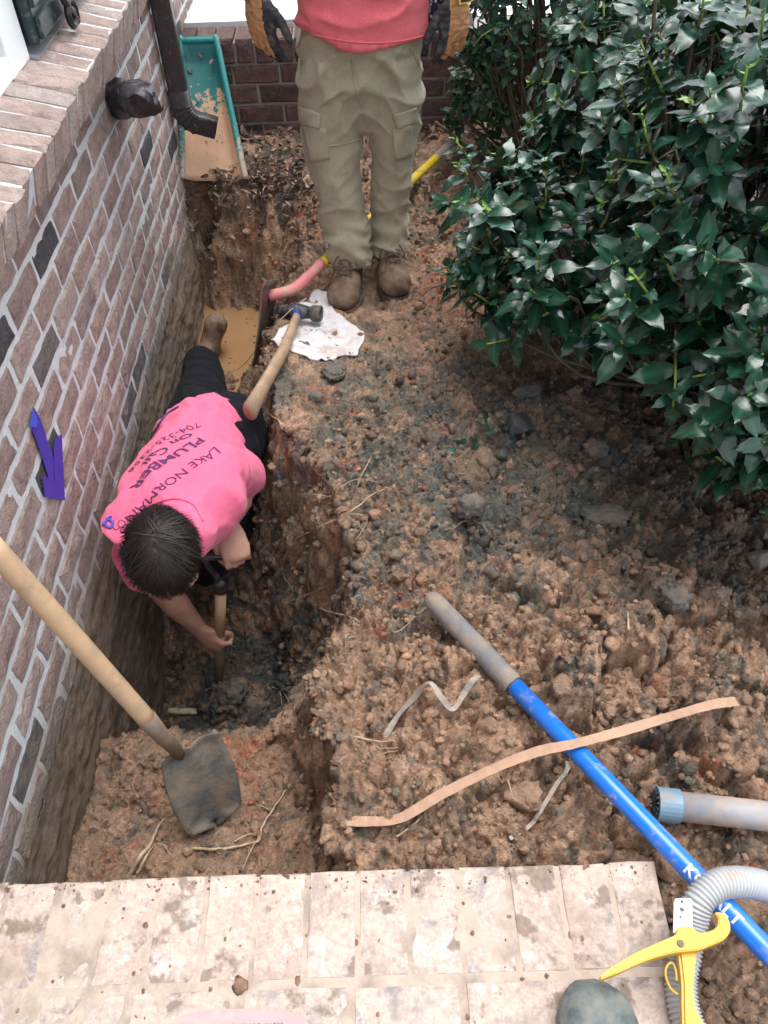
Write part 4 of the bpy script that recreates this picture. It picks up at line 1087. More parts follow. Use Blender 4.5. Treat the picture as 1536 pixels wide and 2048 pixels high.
# ---- short shovel held by the kneeling person
dig = empty('short_shovel', Dbot, 'short wooden shovel with a black grip, in the hands of the kneeling person', 'shovel')
A, B = V(Dtop), V(Dbot); d = (B-A).normalized(); sd_ = d.cross(V(ray(440, 1200))).normalized()
bm = bmesh.new(); tube(bm, [A + (B-A)*.17, A + (B-A)*.60], .0165, 14, True); bm_ob('handle', bm, WOOD, dig)
bm = bmesh.new(); tube(bm, [A + (B-A)*.585, A + (B-A)*.80, B + d*.02], .0175, 14, True, .013); bm_ob('socket', bm, STEEL, dig)
BLKP = simple('black_plastic', (.018, .018, .022), .35, .3, 30, .25, 30, (.12, .09, .07))
bm = bmesh.new()
tube(bm, [A + (B-A)*.08, A + (B-A)*.185], .021, 14, True)
for q in (-1, 1): tube(bm, spline([A + (B-A)*.10, A + d*.012 + sd_*q*.022, A - d*.020 + sd_*q*.040, A - d*.045 + sd_*q*.048], 5), .0095, 10)
tube(bm, [A - d*.045 - sd_*.05, A - d*.047, A - d*.045 + sd_*.05], .0115, 12)
bm_ob('grip', bm, BLKP, dig)
blade('blade', B + d*.03, d, sd_, d.cross(sd_), .16, .05, BLUD, dig, .02, .4)

# ---- yellow handled shovel behind the legs
YELP = simple('yellow_fibreglass', (.66, .50, .012), .35, .08, 30, .25, 22, (.33, .23, .15))
PNKP = simple('pink_fibreglass', (.75, .22, .24), .5, .3, 24, .30, 30, (.55, .38, .26))
GRIP = simple('grey_foam_grip', (.17, .165, .17), .85, .25, 26, .35, 18, (.28, .22, .17), .002, 200)
ys = empty('yellow_shovel', hit(620, 565), 'shovel with a yellow and pink handle lying on the soil behind the standing legs', 'shovel')
def soil_line(pxs, lift): return [hit(a, b, lift) for a, b in pxs]
p_end = hit(910, 281, .025); p_pk = hit(642, 527, .045)
p_pk = np.array(p_pk); p_end = np.array(p_end)
for _ in range(2):
    ov = max(hz(*(p_end*t+p_pk*(1-t))[:2]) + .018 - (p_end*t+p_pk*(1-t))[2] for t in np.linspace(0, 1, 60)); p_end[2] += max(ov, 0)*.9; p_pk[2] += max(ov, 0)*.5
p_end = gz(908, 283, p_end[2]); p_pk = gz(642, 527, p_pk[2])
L1 = [p_end, p_end*.84+p_pk*.16]
bm = bmesh.new(); tube(bm, [p_end, p_end*.86+p_pk*.14], .0185, 14); bm_ob('grip', bm, GRIP, ys)
bm = bmesh.new(); tube(bm, [p_end*.865+p_pk*.135, p_pk*.5+p_end*.5, p_pk], .0160, 14, True); bm_ob('handle', bm, YELP, ys)
c1, c2, c3 = gz(618, 551, p_pk[2]-.004), gz(584, 579, p_pk[2]-.012), gz(537, 592, p_pk[2]-.02)
bm = bmesh.new(); tube(bm, spline([p_pk + (p_pk-p_end)*-.003, c1, c2, c3], 6), .0172, 14, True, .0195); bm_ob('socket', bm, PNKP, ys)
REDB = simple('red_blade', (.20, .035, .035), .6, .4, 24, .55, 12, (.13, .11, .09), .003, 60)
b0 = V(gz(533, 556, c3[2]+.03)); bx = (V((-.435, 2.52, -.30)) - V(c3)).normalized(); bx = (V(gd(507, 716, 3.02)) - V(gd(528, 560, 2.98))).normalized()
vw = V(ray(515, 640)); by = (vw*.97 + Vector((.25, 0, 0))).normalized(); by = (by - bx*by.dot(bx)).normalized(); bn = bx.cross(by)
blade('blade', V(gd(527, 558, 2.95)), bx, by, bn, .30, .10, REDB, ys, .018, .45)

# ---- rag with the hammer on it
RAG = m_cloth('white_rag', (.66, .64, .65), var=.10, dirt=.42, dirt_col=(.46, .34, .29), weave=300)
rag = [(640, 584), (656, 600), (668, 626), (692, 648), (728, 674), (722, 696), (713, 716), (690, 714), (660, 724), (628, 722), (600, 712), (575, 702), (544, 689), (556, 670), (574, 655), (590, 640), (598, 620), (620, 600)]
sp = spline(rag + rag[:1], 4)[:-1]; cpx = np.array((640, 668))
vs, fs = [], []; nr, na = 16, len(sp)
for r in range(nr+1):
    for a in range(na):
        q = cpx + (sp[a]-cpx)*(r/nr); p = hit(q[0], q[1]); vs.append(p)
vs = np.array(vs)
for i in range(6):
    g = vs.reshape(nr+1, na, 3); z = g[..., 2].copy(); z = (z + np.roll(z, 1, 1) + np.roll(z, -1, 1) + np.vstack([z[:1], z[:-1]]) + np.vstack([z[1:], z[-1:]]))/5; g[..., 2] = np.maximum(z, g[..., 2]*.5+z*.5); vs = g.reshape(-1, 3)
fold = .011*np.clip(ridge(vs, (7, 9, 1), 3), 0, 1) + .0025*np.clip(ridge(vs, (18, 12, 1), 5), 0, 1) + .006; vs[:, 2] += fold
for r in range(nr):
    for a in range(na): b = (a+1) % na; fs.append((r*na+a, r*na+b, (r+1)*na+b, (r+1)*na+a))
me = mesh_np('rag', vs, fs, RAG, True); bm = bmesh.new(); bm.from_mesh(me); bmesh.ops.remove_doubles(bm, verts=bm.verts, dist=.0004); bmesh.ops.recalc_face_normals(bm, faces=bm.faces)
if sum(f.normal.z for f in bm.faces) < 0: bmesh.ops.reverse_faces(bm, faces=bm.faces)
thicken(bm, .004); bm.to_mesh(me); bm.free(); smooth_me(me)
o = ob('rag', me); tag(o, 'crumpled white rag with mud stains on the trench edge, under the hammer head', 'rag'); bvrag = bvh_me(me)
for px_, col_, r in ((609, 699, 6), (588, 706, 4), (690, 640, 5), (672, 690, 4), (700, 668, 4), (650, 678, 3)) and ((609, 699, .006), (590, 706, .004), (690, 672, .005), (672, 700, .003), (705, 690, .004), (650, 612, .005), (634, 640, .003)):
    pass
ham = empty('hammer', hit(540, 760), 'hammer with a flared worn wooden handle, its dark head resting on the white rag', 'hammer')
hd = np.array(hit(600, 648)); hd[2] += .05; he = gz(504, 820, .045); hm = hd*.52 + he*.48 + np.array((.006, 0, .006))
sx_ = np.array((.86, .5, 0))
pts = [(hd + (hd-he)*.03, .012, .016), (hd*.9+he*.1 + sx_*.004, .0135, .0175), (hd*.72+he*.28 + sx_*.010, .0155, .020), (hm + sx_*.011, .0165, .0225), (hd*.25+he*.75 + sx_*.003, .0175, .0255), (hd*.10+he*.90 - sx_*.003, .0195, .030), (he - sx_*.006, .0215, .035)]
bm = bmesh.new(); loft(bm, [(p, b, a) for p, a, b in pts], (0, 0, 1), 16, True); bm_ob('handle', bm, WOODG, ham)
hx = V(gz(640, 654, hd[2]) - gz(560, 645, hd[2])).normalized(); hc = V(hd)
bm = bmesh.new()
loft(bm, [(hc - hx*0.0775, 0.0075, 0.0250), (hc - hx*0.0562, 0.0137, 0.0225), (hc - hx*0.0250, 0.0225, 0.0225), (hc, 0.0263, 0.0263), (hc + hx*0.0250, 0.0225, 0.0225), (hc + hx*0.0400, 0.0200, 0.0200), (hc + hx*0.0500, 0.0263, 0.0263), (hc + hx*0.0750, 0.0275, 0.0275), (hc + hx*0.0800, 0.0238, 0.0238)], (0, 0, 1), 16, True)
bm_ob('head', bm, simple('dark_steel', (.035, .04, .055), .4, .4, 40, .35, 40, (.20, .16, .13), .001, 120, .5), ham)
bm = bmesh.new(); loft(bm, [(hc + V(he-hd).normalized()*.02, .0235, .018), (hc + V(he-hd).normalized()*.036, .0225, .0175)], (0, 0, 1), 16, True); bm_ob('collar', bm, simple('blue_paint', (.03, .06, .30), .5, .3, 40), ham)

# ---- blue pole tool
BLUP = simple('blue_fibreglass', (.012, .175, .72), .28, .10, 30, .10, 26, (.34, .30, .30), 0, 90, 0, .5, .3)
pole = empty('blue_pole', gz(1150, 1500, .06), 'long blue pole with a grey foam grip, lying across the soil beside the stoop', 'pole')
a_, b_ = gz(868, 1203, .105), gz(1560, 1929, .125)
gripL = .285
bm = bmesh.new(); m_ = a_ + (b_-a_)*gripL; tube(bm, [a_, m_], .0225, 18, 'round'); bm_ob('grip', bm, GRIP, pole)
bm = bmesh.new(); tube(bm, [m_, m_ + (b_-a_)*.012], .0205, 18, True); bm_ob('collar', bm, BLKP, pole)
ux = V(b_-a_).normalized(); pend = b_ + (b_-a_)*.35; pend[2] = .15
bm = bmesh.new(); tube(bm, [m_ + (b_-a_)*.012, a_*.4+b_*.6, b_, pend], .0188, 20, True); psh = bm_ob('shaft', bm, BLUP, pole)
me = text_mesh('KOBALT', True, 1.02); bm = bmesh.new(); bm.from_mesh(me); bmesh.ops.triangulate(bm, faces=bm.faces)
for _ in range(2): bmesh.ops.subdivide_edges(bm, edges=[e for e in bm.edges if e.calc_length() > .12], cuts=1); bmesh.ops.triangulate(bm, faces=bm.faces)
ta = gz(1374, 1738, .113); mid_ = ta; v3 = -V(ray(1420, 1790)); v3 = (v3 - ux*v3.dot(ux)).normalized(); vy = v3.cross(ux)
w0 = min(v.co.x for v in bm.verts); w1 = max(v.co.x for v in bm.verts); TL = float(np.linalg.norm(gz(1482, 1848, .118)-ta)); base0 = V(a_) + ux*((V(ta)-V(a_)).dot(ux))
for v in bm.verts:
    t = (v.co.x-w0)/(w1-w0)*TL; y = (v.co.y/.72-.5)*.020; an = y/.0188; v.co = base0 + ux*t + (v3*math.cos(an) + vy*math.sin(an))*.0192
bm_ob('lettering', bm, simple('white_print', (.78, .80, .82), .4, .05, 30, .15, 60, (.3, .3, .4)), psh, False)

# ---- grey plastic pipe with a pale blue end fitting
PVC = simple('muddy_grey_pipe', (.27, .285, .31), .45, .2, 20, .48, 9, (.50, .35, .25), .001, 80)
PVCB = simple('pale_blue_fitting', (.15, .25, .34), .4, .12, 20, .2, 18, (.3, .25, .2))
pipe = empty('drain_pipe', gz(1400, 1620, 0), 'muddy grey plastic pipe with a pale blue slotted end cap, lying on the soil', 'pipe')
pa, pb = gz(1345, 1611, .055), gz(1620, 1642, .05); px_ = V(pb-pa).normalized()
bm = bmesh.new(); tube(bm, [pa, pb], .0275, 24, True); bm_ob('tube', bm, PVC, pipe)
bm = bmesh.new(); tube(bm, [V(pa)-px_*.030, V(pa)+px_*.012], .0315, 24, True); cap = bm_ob('end_cap', bm, PVCB, pipe, False)
bm = bmesh.new()
for k in range(8):
    a = math.pi*k/8; s_, q_ = frame_for(px_, Vector((0, 0, 1))); dr = s_*math.cos(a) + q_*math.sin(a)
    box(bm, V(pa) - px_*.032, (.006, .055, .0035), Matrix((px_, dr, px_.cross(dr))).transposed())
bm_ob('grille', bm, simple('dark_slots', (.03, .045, .055), .7), cap, False)

# ---- corrugated hose
HOSE = simple('grey_corrugated_hose', (.42, .44, .46), .5, .10, 16, .12, 16, (.48, .34, .26), 0, 90)
path_ = [(*gz(1620, 1830, .10),), (*gz(1560, 1786, .115),), (*gz(1500, 1766, .14),), (*gz(1440, 1768, .155),), (*gz(1400, 1800, .15),), (*gz(1383, 1850, .13),), (*gz(1372, 1905, .115),), (*gz(1362, 1970, .105),), (*gz(1374, 2040, .10),), (*gz(1420, 2130, .10),)]
C_ = spline(path_, 34); seg = np.r_[0, np.cumsum(np.linalg.norm(np.diff(C_, axis=0), axis=1))]; n_ = int(seg[-1]/.0013)
q = np.linspace(0, seg[-1], n_); C_ = np.stack([np.interp(q, seg, C_[:, i]) for i in range(3)], 1)
bm = bmesh.new(); loft(bm, [(C_[i], .0238+.0020*math.sin(2*math.pi*q[i]/.0066), .0238+.0020*math.sin(2*math.pi*q[i]/.0066)) for i in range(n_)], (.3, .2, .9), 18, True)
o = bm_ob('corrugated_hose', bm, HOSE); tag(o, 'grey corrugated hose looping over the blue pole beside the stoop corner', 'hose')

# ---- yellow pipe cutter
YC = simple('yellow_tool_plastic', (.62, .345, .004), .35, .08, 20, .06, 30, (.35, .25, .15), .0006, 200)
cut = empty('pipe_cutter', gz(1365, 1885, .15), 'yellow ratchet pipe cutter with a steel blade, lying on the hose at the stoop corner', 'pipe cutter')
def plate(name, poly, z0, th, m, parent, bev=.003, dense=3):
    P = spline(poly + poly[:1], dense)[:-1] if dense else np.array(poly); bm = bmesh.new()
    vs = [bm.verts.new(V(gz(a, b, z0))) for a, b in P]; f = bm.faces.new(vs); r = bmesh.ops.extrude_face_region(bm, geom=[f])
    for e in r['geom']:
        if isinstance(e, bmesh.types.BMVert): e.co.z += th
    bmesh.ops.recalc_face_normals(bm, faces=bm.faces)
    ed = [e for e in bm.edges if abs(e.verts[0].co.z-e.verts[1].co.z) < 1e-5]
    bmesh.ops.bevel(bm, geom=ed, offset=bev, segments=2, affect='EDGES', clamp_overlap=True)
    return bm_ob(name, bm, m, parent, False)
plate('upper_handle', [(1198, 1965), (1203, 1952), (1260, 1916), (1320, 1888), (1346, 1876), (1350, 1862), (1376, 1860), (1392, 1872), (1412, 1870), (1428, 1860), (1430, 1844), (1424, 1833), (1440, 1834), (1452, 1850), (1453, 1870), (1440, 1887), (1412, 1899), (1390, 1907), (1345, 1912), (1290, 1927), (1232, 1952)], .168, .020, YC, cut, .004)
plate('lower_handle', [(1350, 1908), (1386, 1900), (1384, 1940), (1380, 1985), (1388, 2030), (1412, 2080), (1366, 2084), (1358, 2030), (1357, 1970)], .152, .022, YC, cut, .004)
bl = plate('blade', [(1347, 1806), (1351, 1798), (1380, 1798), (1383, 1802), (1384, 1866), (1346, 1866)], .178, .004, simple('bright_steel', (.62, .66, .70), .35, .08, 30, .04, 40, (.3, .3, .3), 0, 90, .2), cut, .0008, 0)
for a, b, r in ((1364, 1803, 3.0), (1364, 1819, 4.4), (1361, 1834, 2.6)):
    bm = bmesh.new(); bmesh.ops.create_cone(bm, cap_ends=True, segments=14, radius1=r*.00078, radius2=r*.00078, depth=.0014, matrix=Matrix.Translation(V(gz(a, b, .1823)))); bm_ob('rivet_hole', bm, BLKP, bl, False)
bm = bmesh.new(); c = V(gz(1361, 1887, .1885)); bmesh.ops.create_cone(bm, cap_ends=True, segments=16, radius1=.006, radius2=.005, depth=.005, matrix=Matrix.Translation(c)); bm_ob('pivot_screw', bm, STEEL, cut, False)
bm = bmesh.new(); tube(bm, spline([gz(1354, 1988, .17), gz(1340, 1975, .172), gz(1331, 1950, .174), gz(1334, 1932, .174), gz(1344, 1926, .174), gz(1351, 1940, .174), gz(1353, 1960, .172)], 6), .0017, 8); bm_ob('wire_catch', bm, YC, cut)

# ---- webbing strap, torn grey strips
STRAP = simple('tan_webbing', (.46, .29, .20), .9, .18, 24, .25, 20, (.36, .24, .16), .002, 500)
GSTR = simple('grey_strip', (.33, .31, .28), .8, .25, 30, .35, 30, (.36, .26, .19))
def ribbon(name, pts, width, m, label, cat, tilt=0.0, seed=0):
    C = spline(pts, 8); n = len(C); vs = []; f = []
    rs = np.random.RandomState(seed)
    for i in range(n):
        t = V(C[min(i+1, n-1)] - C[max(i-1, 0)]).normalized(); u = Vector((0, 0, 1)); s = t.cross(u)
        if s.length < 1e-4: s = Vector((1, 0, 0))
        s.normalize(); a = tilt*math.sin(i*.35+seed); s = s*math.cos(a) + t.cross(s)*math.sin(a)
        for q in (-1, -.33, .33, 1): vs.append(tuple(V(C[i]) + s*(width/2*q) + Vector((0, 0, .0006*math.sin(i*2.1)))))
    for i in range(n-1):
        for k in range(3): a = i*4+k; f.append((a, a+1, a+5, a+4))
    me = mesh_np(name, vs, f, m, True); bm = bmesh.new(); bm.from_mesh(me); bmesh.ops.recalc_face_normals(bm, faces=bm.faces)
    thicken(bm, .0009); bm.to_mesh(me); bm.free(); o = ob(name, me); smooth_me(me, False)
    return tag(o, label, cat)
def on_soil(pxs, lift): return [tuple(hit(a, b, lift)) for a, b in pxs]
st = [hit(690, 1642, .002), hit(735, 1650, .016), gz(800, 1636, max(hit(800, 1636)[2] + .03, .045))] 
st = [tuple(p) for p in st] + [tuple(gz(a, b, z)) for a, b, z in ((880, 1590, .075), (985, 1538, .11), (1075, 1503, .135), (1150, 1487, .142), (1240, 1463, .132), (1330, 1436, .118), (1420, 1410, .13))] + [tuple(gz(1474, 1402, .122))]
ribbon('webbing_strap', st, .0195, STRAP, 'flat tan woven strap lying across the blue pole on the soil', 'strap', .15)
g1 = [tuple(hit(772, 1472, .004)), tuple(hit(800, 1436, .02)), tuple(hit(830, 1405, .02)), tuple(hit(858, 1384, .035)), tuple(hit(882, 1406, .02)), tuple(hit(905, 1426, .012)), tuple(hit(925, 1402, .025)), tuple(hit(943, 1378, .03)), tuple(hit(956, 1362, .02))]
ribbon('plastic_strip', g1, .013, GSTR, 'zigzag of torn grey plastic strip on the soil left of the blue pole', 'plastic strip', .5, 2)
g2 = [tuple(gz(1134, 1522, .10)), tuple(hit(1130, 1552, .02)), tuple(hit(1108, 1586, .015)), tuple(hit(1078, 1630, .015)), tuple(hit(1060, 1655, .012)), tuple(hit(1018, 1682, .008))]
ribbon('plastic_strip', g2, .008, GSTR, 'thin curved grey strip hanging down from under the tan strap', 'plastic strip', .3, 4)

# ---- downspout
DSP = simple('dark_brown_metal', (.055, .048, .052), .30, .25, 20, .06, 60, (.30, .25, .21), 0, 90, .3)
ds = empty('downspout', (-.715, 3.31, .25), 'dark brown downspout with a ribbed elbow on the brick wall', 'downspout')
def rect_loft(bm, secs, w, h):
    rings = []
    for p, t, s in secs:
        q = t.cross(s); r = []
        n = 24
        for k in range(n):
            a = 2*math.pi*k/n; ca, sa = math.cos(a), math.sin(a)
            r.append(bm.verts.new(p + s*(w/2*math.copysign(abs(ca)**.32, ca)) + q*(h/2*math.copysign(abs(sa)**.32, sa))))
        rings.append(r)
    for i in range(len(rings)-1):
        for k in range(24): bm.faces.new((rings[i][k], rings[i][(k+1) % 24], rings[i+1][(k+1) % 24], rings[i+1][k]))
    return rings
dx0, dy0 = -.722, 3.31
bm = bmesh.new(); yv = Vector((0, 1, 0)); z_ = Vector((0, 0, -1))
rect_loft(bm, [(Vector((dx0, dy0, 2.6)), z_, Vector((1, 0, 0))), (Vector((dx0, dy0, .345)), z_, Vector((1, 0, 0)))], .072, .052); bm_ob('downpipe', bm, DSP, ds)
bm = bmesh.new(); secs = []; c0 = Vector((dx0+.075, dy0, .335)); R_ = .075
for k in range(29):
    a = math.radians(72)*k/28; p = c0 + Vector((-R_*math.cos(a), 0, -R_*math.sin(a)))
    t = Vector((math.sin(a), 0, -math.cos(a))); s = Vector((math.cos(a), 0, math.sin(a))); secs.append((p, t, s))
secs = [(secs[0][0] + Vector((0, 0, .055)), secs[0][1], secs[0][2])] + secs + [(secs[-1][0] + secs[-1][1]*.072, secs[-1][1], secs[-1][2])]
n = len(secs); rings = []
for i, (p, t, s) in enumerate(secs):
    k_ = 1 + (.09 if (i % 6 in (2, 3)) and 1 < i < n-2 else 0) + .02
    q = t.cross(s); r = []
    for k in range(24):
        a = 2*math.pi*k/24; ca, sa = math.cos(a), math.sin(a); r.append(bm.verts.new(p + s*(.037*k_*math.copysign(abs(ca)**.32, ca)) + q*(.027*k_*math.copysign(abs(sa)**.32, sa))))
    rings.append(r)
for i in range(n-1):
    for k in range(24): bm.faces.new((rings[i][k], rings[i][(k+1) % 24], rings[i+1][(k+1) % 24], rings[i+1][k]))
thicken(bm, .0015)
bm_ob('elbow', bm, DSP, ds)

# ---- splash block leaning at the porch wall
GRN = simple('green_plastic', (.018, .185, .165), .4, .15, 20, .15, 40, (.45, .36, .28))
def m_tray():
    t = NT('muddy_green_plastic'); p = t.pos(); n = t.noise(p, 38, 6, .7)
    f = t.math('ADD', t.math('MULTIPLY', t.math('SUBTRACT', .31, t.sepz(p)), 9.0), t.math('MULTIPLY', t.math('SUBTRACT', n, .5), 4.0))
    k = t.ramp(f, [(.15, 0.0), (.3, 1.0)])
    c = t.mix(k, (.02, .155, .15), t.mix(t.noise(p, 20, 5), (.47, .28, .165), (.60, .385, .25)))
    return t.done(c, t.mix(k, (.4,)*3, (.55,)*3))
TRAY = m_tray()
sb = empty('splash_block', (-.64, 3.3, .05), 'green plastic splash block half full of tan silt, leaning on the porch wall', 'splash block')
bl_, br_, tl_, tr_ = (V(gy(363, 362, 3.27)), V(gy(499, 362, 3.27)), V(gy(360, 80, 3.61)), V(gy(437, 77, 3.61)))
nrm = (br_-bl_).cross(tl_-bl_).normalized(); nrm = nrm if nrm.y < 0 else -nrm
def bil_(u, v, h): return (bl_*(1-u)+br_*u)*(1-v) + (tl_*(1-u)+tr_*u)*v + nrm*h
bm = bmesh.new(); g = []
prof = [(0, .0), (.0, .030), (.04, .036), (.10, .034), (.15, .008), (.25, .004), (.5, .002), (.75, .004), (.85, .008), (.90, .034), (.96, .036), (1, .030), (1, 0)]
nv = 22
for j in range(nv+1):
    v = j/nv; row = []
    for u, h in prof:
        e = sstep(.86, .93, v); hh = h if u in (0, 1) else h*(1-e) + .036*e*(1 if v < .97 else .8)
        row.append(bm.verts.new(bil_(u, v, hh if not (u in (0, 1) and h == 0) else -.004)))
    g.append(row)
for j in range(nv):
    for i in range(len(prof)-1): bm.faces.new((g[j][i], g[j][i+1], g[j+1][i+1], g[j+1][i])).material_index = 1 if 3 <= i <= 8 and j/nv < .87 else 0
bmesh.ops.recalc_face_normals(bm, faces=bm.faces); thicken(bm, .004)
bm_ob('tray', bm, [TRAY, TRAY], sb)
bm = bmesh.new(); tube(bm, spline([bil_(0.045, .02, .034), bil_(.045, .5, .034), bil_(.05, .95, .034), bil_(.12, .965, .034), bil_(.5, .965, .034), bil_(.88, .965, .034), bil_(.95, .95, .034), bil_(.955, .5, .034), bil_(.955, .02, .034)], 5), .0125, 10)
def m_rim():
    t = NT('rim_plastic'); p = t.pos(); n = t.noise(p, 60, 6, .7)
    f = t.math('ADD', t.math('MULTIPLY', t.math('SUBTRACT', .24, t.sepz(p)), 5.0), t.math('MULTIPLY', t.math('SUBTRACT', n, .5), 3.4))
    return t.done(t.mix(t.ramp(f, [(.2, 0.0), (.5, 1.0)]), (.018, .20, .19), (.40, .34, .27)), .35)
bm_ob('rim', bm, m_rim(), sb)

# ---- padded cover on the garden tap
FAB = simple('black_nylon', (.018, .016, .024), .38, .35, 30, .03, 60, (.3, .28, .26), .004, 35)
fc = empty('tap_cover', (-.70, 2.62, .58), 'black padded fabric cover tied over the tap on the brick wall', 'tap cover')
def px3(x, y, X): return V(gx(x, y, X))
bm = bmesh.new()
ax = [(px3(240, 200, -.758), .050, .050), (px3(240, 198, -.735), .055, .052), (px3(243, 197, -.722), .040, .04)]
loft(bm, ax, (0, 0, 1), 18, 'round'); me = remeshed(bm, .004, 3); wrinkle(me, lambda v, n: .004*ridge(v, (22, 12, 14), 3)); me.materials.append(FAB); ob('cuff', me, fc)
bm = bmesh.new()
for a_x, b_x, X_ in ((238, 166, -.735), (240, 214, -.735), (262, 160, -.70), (296, 163, -.64), (304, 172, -.60), (327, 221, -.59), (318, 226, -.60), (276, 235, -.62), (255, 226, -.68), (270, 186, -.585), (300, 205, -.575), (252, 196, -.61)): bm.verts.new(px3(a_x, b_x, X_))
bmesh.ops.convex_hull(bm, input=list(bm.verts))
me = remeshed(bm, .004, 5); wrinkle(me, lambda v, n: .006*ridge(v + .02*pn(v*14, 2)[:, None], (8, 8, 14), 8) + .002*fbm(v*30, 3, 5)); me.materials.append(FAB); ob('bag', me, fc)

# ---- blue tape arrow
TAPE = simple('blue_masking_tape', (.035, .035, .36), .5, .15, 40)
TAPE2 = simple('bright_blue_tape', (.02, .09, .62), .4, .1, 40)
ta_ = empty('tape_arrow', gx(100, 930, WX), 'arrow of three strips of blue tape on the brick wall, pointing down', 'tape arrow')
def tape(poly, off, m=TAPE):
    bm = bmesh.new(); n = len(poly); vs = [bm.verts.new(V(gx(a, b, WX+off*.55))) for a, b in poly]
    bm.faces.new(vs); bmesh.ops.triangulate(bm, faces=bm.faces)
    for _ in range(2): bmesh.ops.subdivide_edges(bm, edges=list(bm.edges), cuts=1)
    bmesh.ops.recalc_face_normals(bm, faces=bm.faces)
    if sum(f.normal.x for f in bm.faces) < 0: bmesh.ops.reverse_faces(bm, faces=bm.faces)
    thicken(bm, .0008)
    return bm_ob('tape_strip', bm, m, ta_, False)
tape([(68, 815), (80, 835), (95, 880), (112, 930), (127, 985), (118, 999), (100, 965), (82, 905), (62, 852)], .009)
tape([(112, 877), (124, 868), (125, 900), (128, 960), (130, 1000), (112, 990), (109, 930), (108, 892)], .012)
tape([(86, 952), (104, 956), (122, 972), (132, 1001), (110, 997), (90, 993)], .015)
tape([(66, 822), (72, 829), (76, 845), (72, 855), (60, 853), (63, 838)], .0135, TAPE2)

# ---- round stone on the stoop, printed paper
def rock(name, c, r, m, label, seed, group=None, flat=1.0, sub=4, amp=.16, facets=0):
    bm = bmesh.new(); ellipsoid(bm, (0, 0, 0), (1, 1, 1), None, sub)
    v = np.array([q.co[:] for q in bm.verts]); k = 1 + amp*pn(v*1.3 + seed*7.7, 1) + amp*.6*pn(v*2.7 + seed*3.1, 2) + amp*.25*pn(v*7 + seed, 3)
    v = v*k[:, None]
    if facets < 0: pass
    elif facets:
        rr = np.random.RandomState(seed+40)
        for _ in range(facets):
            d = rr.normal(size=3); d /= np.linalg.norm(d); h = rr.uniform(.55, .86); e = np.clip(v @ d - h, 0, None); v = v - e[:, None]*d
    else: v = v*(.86 + .34*np.abs(pn(v*3.2 + seed, 7)) + .22*np.abs(pn(v*7.5 + seed, 8)))[:, None]
    for q, p in zip(bm.verts, v): q.co = V(c) + Vector((p[0]*r[0], p[1]*r[1], p[2]*r[2]*flat))
    o = bm_ob(name, bm, m); return tag(o, label, 'stone', group)
GSTONE = simple('grey_green_stone', (.085, .115, .115), .5, .6, 30, .42, 26, (.20, .21, .19), .004, 70, spec=.4)
DSTONE = simple('dark_stone', (.045, .055, .06), .5, .4, 22, .3, 12, (.16, .12, .09), .004, 60)
CLAYB = simple('grey_clay', (.085, .095, .09), .85, .3, 26, .4, 18, (.20, .15, .11), .006, 80)
rock('stone', gz(1196, 2052, .115), (.062, .066, .042), GSTONE, 'smooth dark grey green cobble resting on the stoop under the yellow cutter', 1, amp=.07, facets=-1)
for px_, r, lab, sd_, m_, am in (((1035, 860), (.042, .036, .036), 'angular blue black stone lying beside a scrap of dark leaves on the soil', 2, DSTONE, .30), ((1056, 792), (.048, .030, .022), 'flat pointed brown stone in the shade of the holly bush', 3, CLAYB, .2),
                             ((940, 1025), (.036, .03, .028), 'rounded lump of blue grey clay in the middle of the soil', 4, CLAYB, .22), ((1205, 1040), (.062, .036, .026), 'long dark grey clod of clay at the edge of the shade', 5, CLAYB, .3),
                             ((1232, 925), (.026, .026, .024), 'small dark round stone among clods under the holly', 6, DSTONE, .15), ((1280, 905), (.032, .036, .03), 'grey round stone right of the small dark one under the holly', 7, CLAYB, .18),
                             ((1190, 905), (.036, .032, .03), 'brown grey round stone left of the small dark one under the holly', 8, CLAYB, .2), ((1345, 1205), (.034, .034, .034), 'blocky blue grey clod of clay on the tan soil heap', 9, CLAYB, .3),
                             ((632, 798), (.022, .018, .014), 'small grey clay lump on the trench edge beside the hammer handle', 10, CLAYB, .2), ((668, 748), (.036, .032, .016), 'smeared grey clay patch just below the white rag', 11, CLAYB, .25), ((1520, 1130), (.04, .04, .035), 'pale grey stone at the right edge of the picture', 12, simple('pale_stone', (.20, .20, .185), .8, .3, 20, .4, 12), .2)):
    p = hit(*px_); p[2] += r[2]*.35; rock('stone', p, r, m_, lab, sd_, None, 1, 4, am, 11 if m_ is DSTONE or sd_ in (3, 12) else 0)
PAPER = simple('pink_paper', (.50, .33, .33), .8, .1, 14, .2, 12, (.5, .42, .38)); PINK_INK = simple('violet_print', (.14, .12, .33), .8, .2, 60)
pap = empty('paper_sack', gz(470, 2045, .085), 'scrap of pinkish paper with violet print lying on the stoop at the bottom edge', 'paper')
plate('sheet', [(350, 2052), (362, 2034), (400, 2024), (470, 2018), (540, 2020), (590, 2026), (612, 2040), (616, 2090), (340, 2090)], SZ+.0025, .0018, PAPER, pap, .0004, 4)
me = text_mesh('MONTGOMERY, ALABAMA 36117-35', True, 1.0); bm = bmesh.new(); bm.from_mesh(me)
t0, t1 = V(gz(566, 2045, SZ+.0052)), V(gz(340, 2053, SZ+.0052)); w1 = max(v.co.x for v in bm.verts); tu = (t1-t0).normalized(); tv = Vector((0, 0, 1)).cross(tu)
for v in bm.verts: v.co = t0 + tu*(v.co.x/w1*(t1-t0).length) + tv*((v.co.y-.72)/.72*.0125*1.0 + .0125)
bm_ob('print', bm, PINK_INK, pap, False)
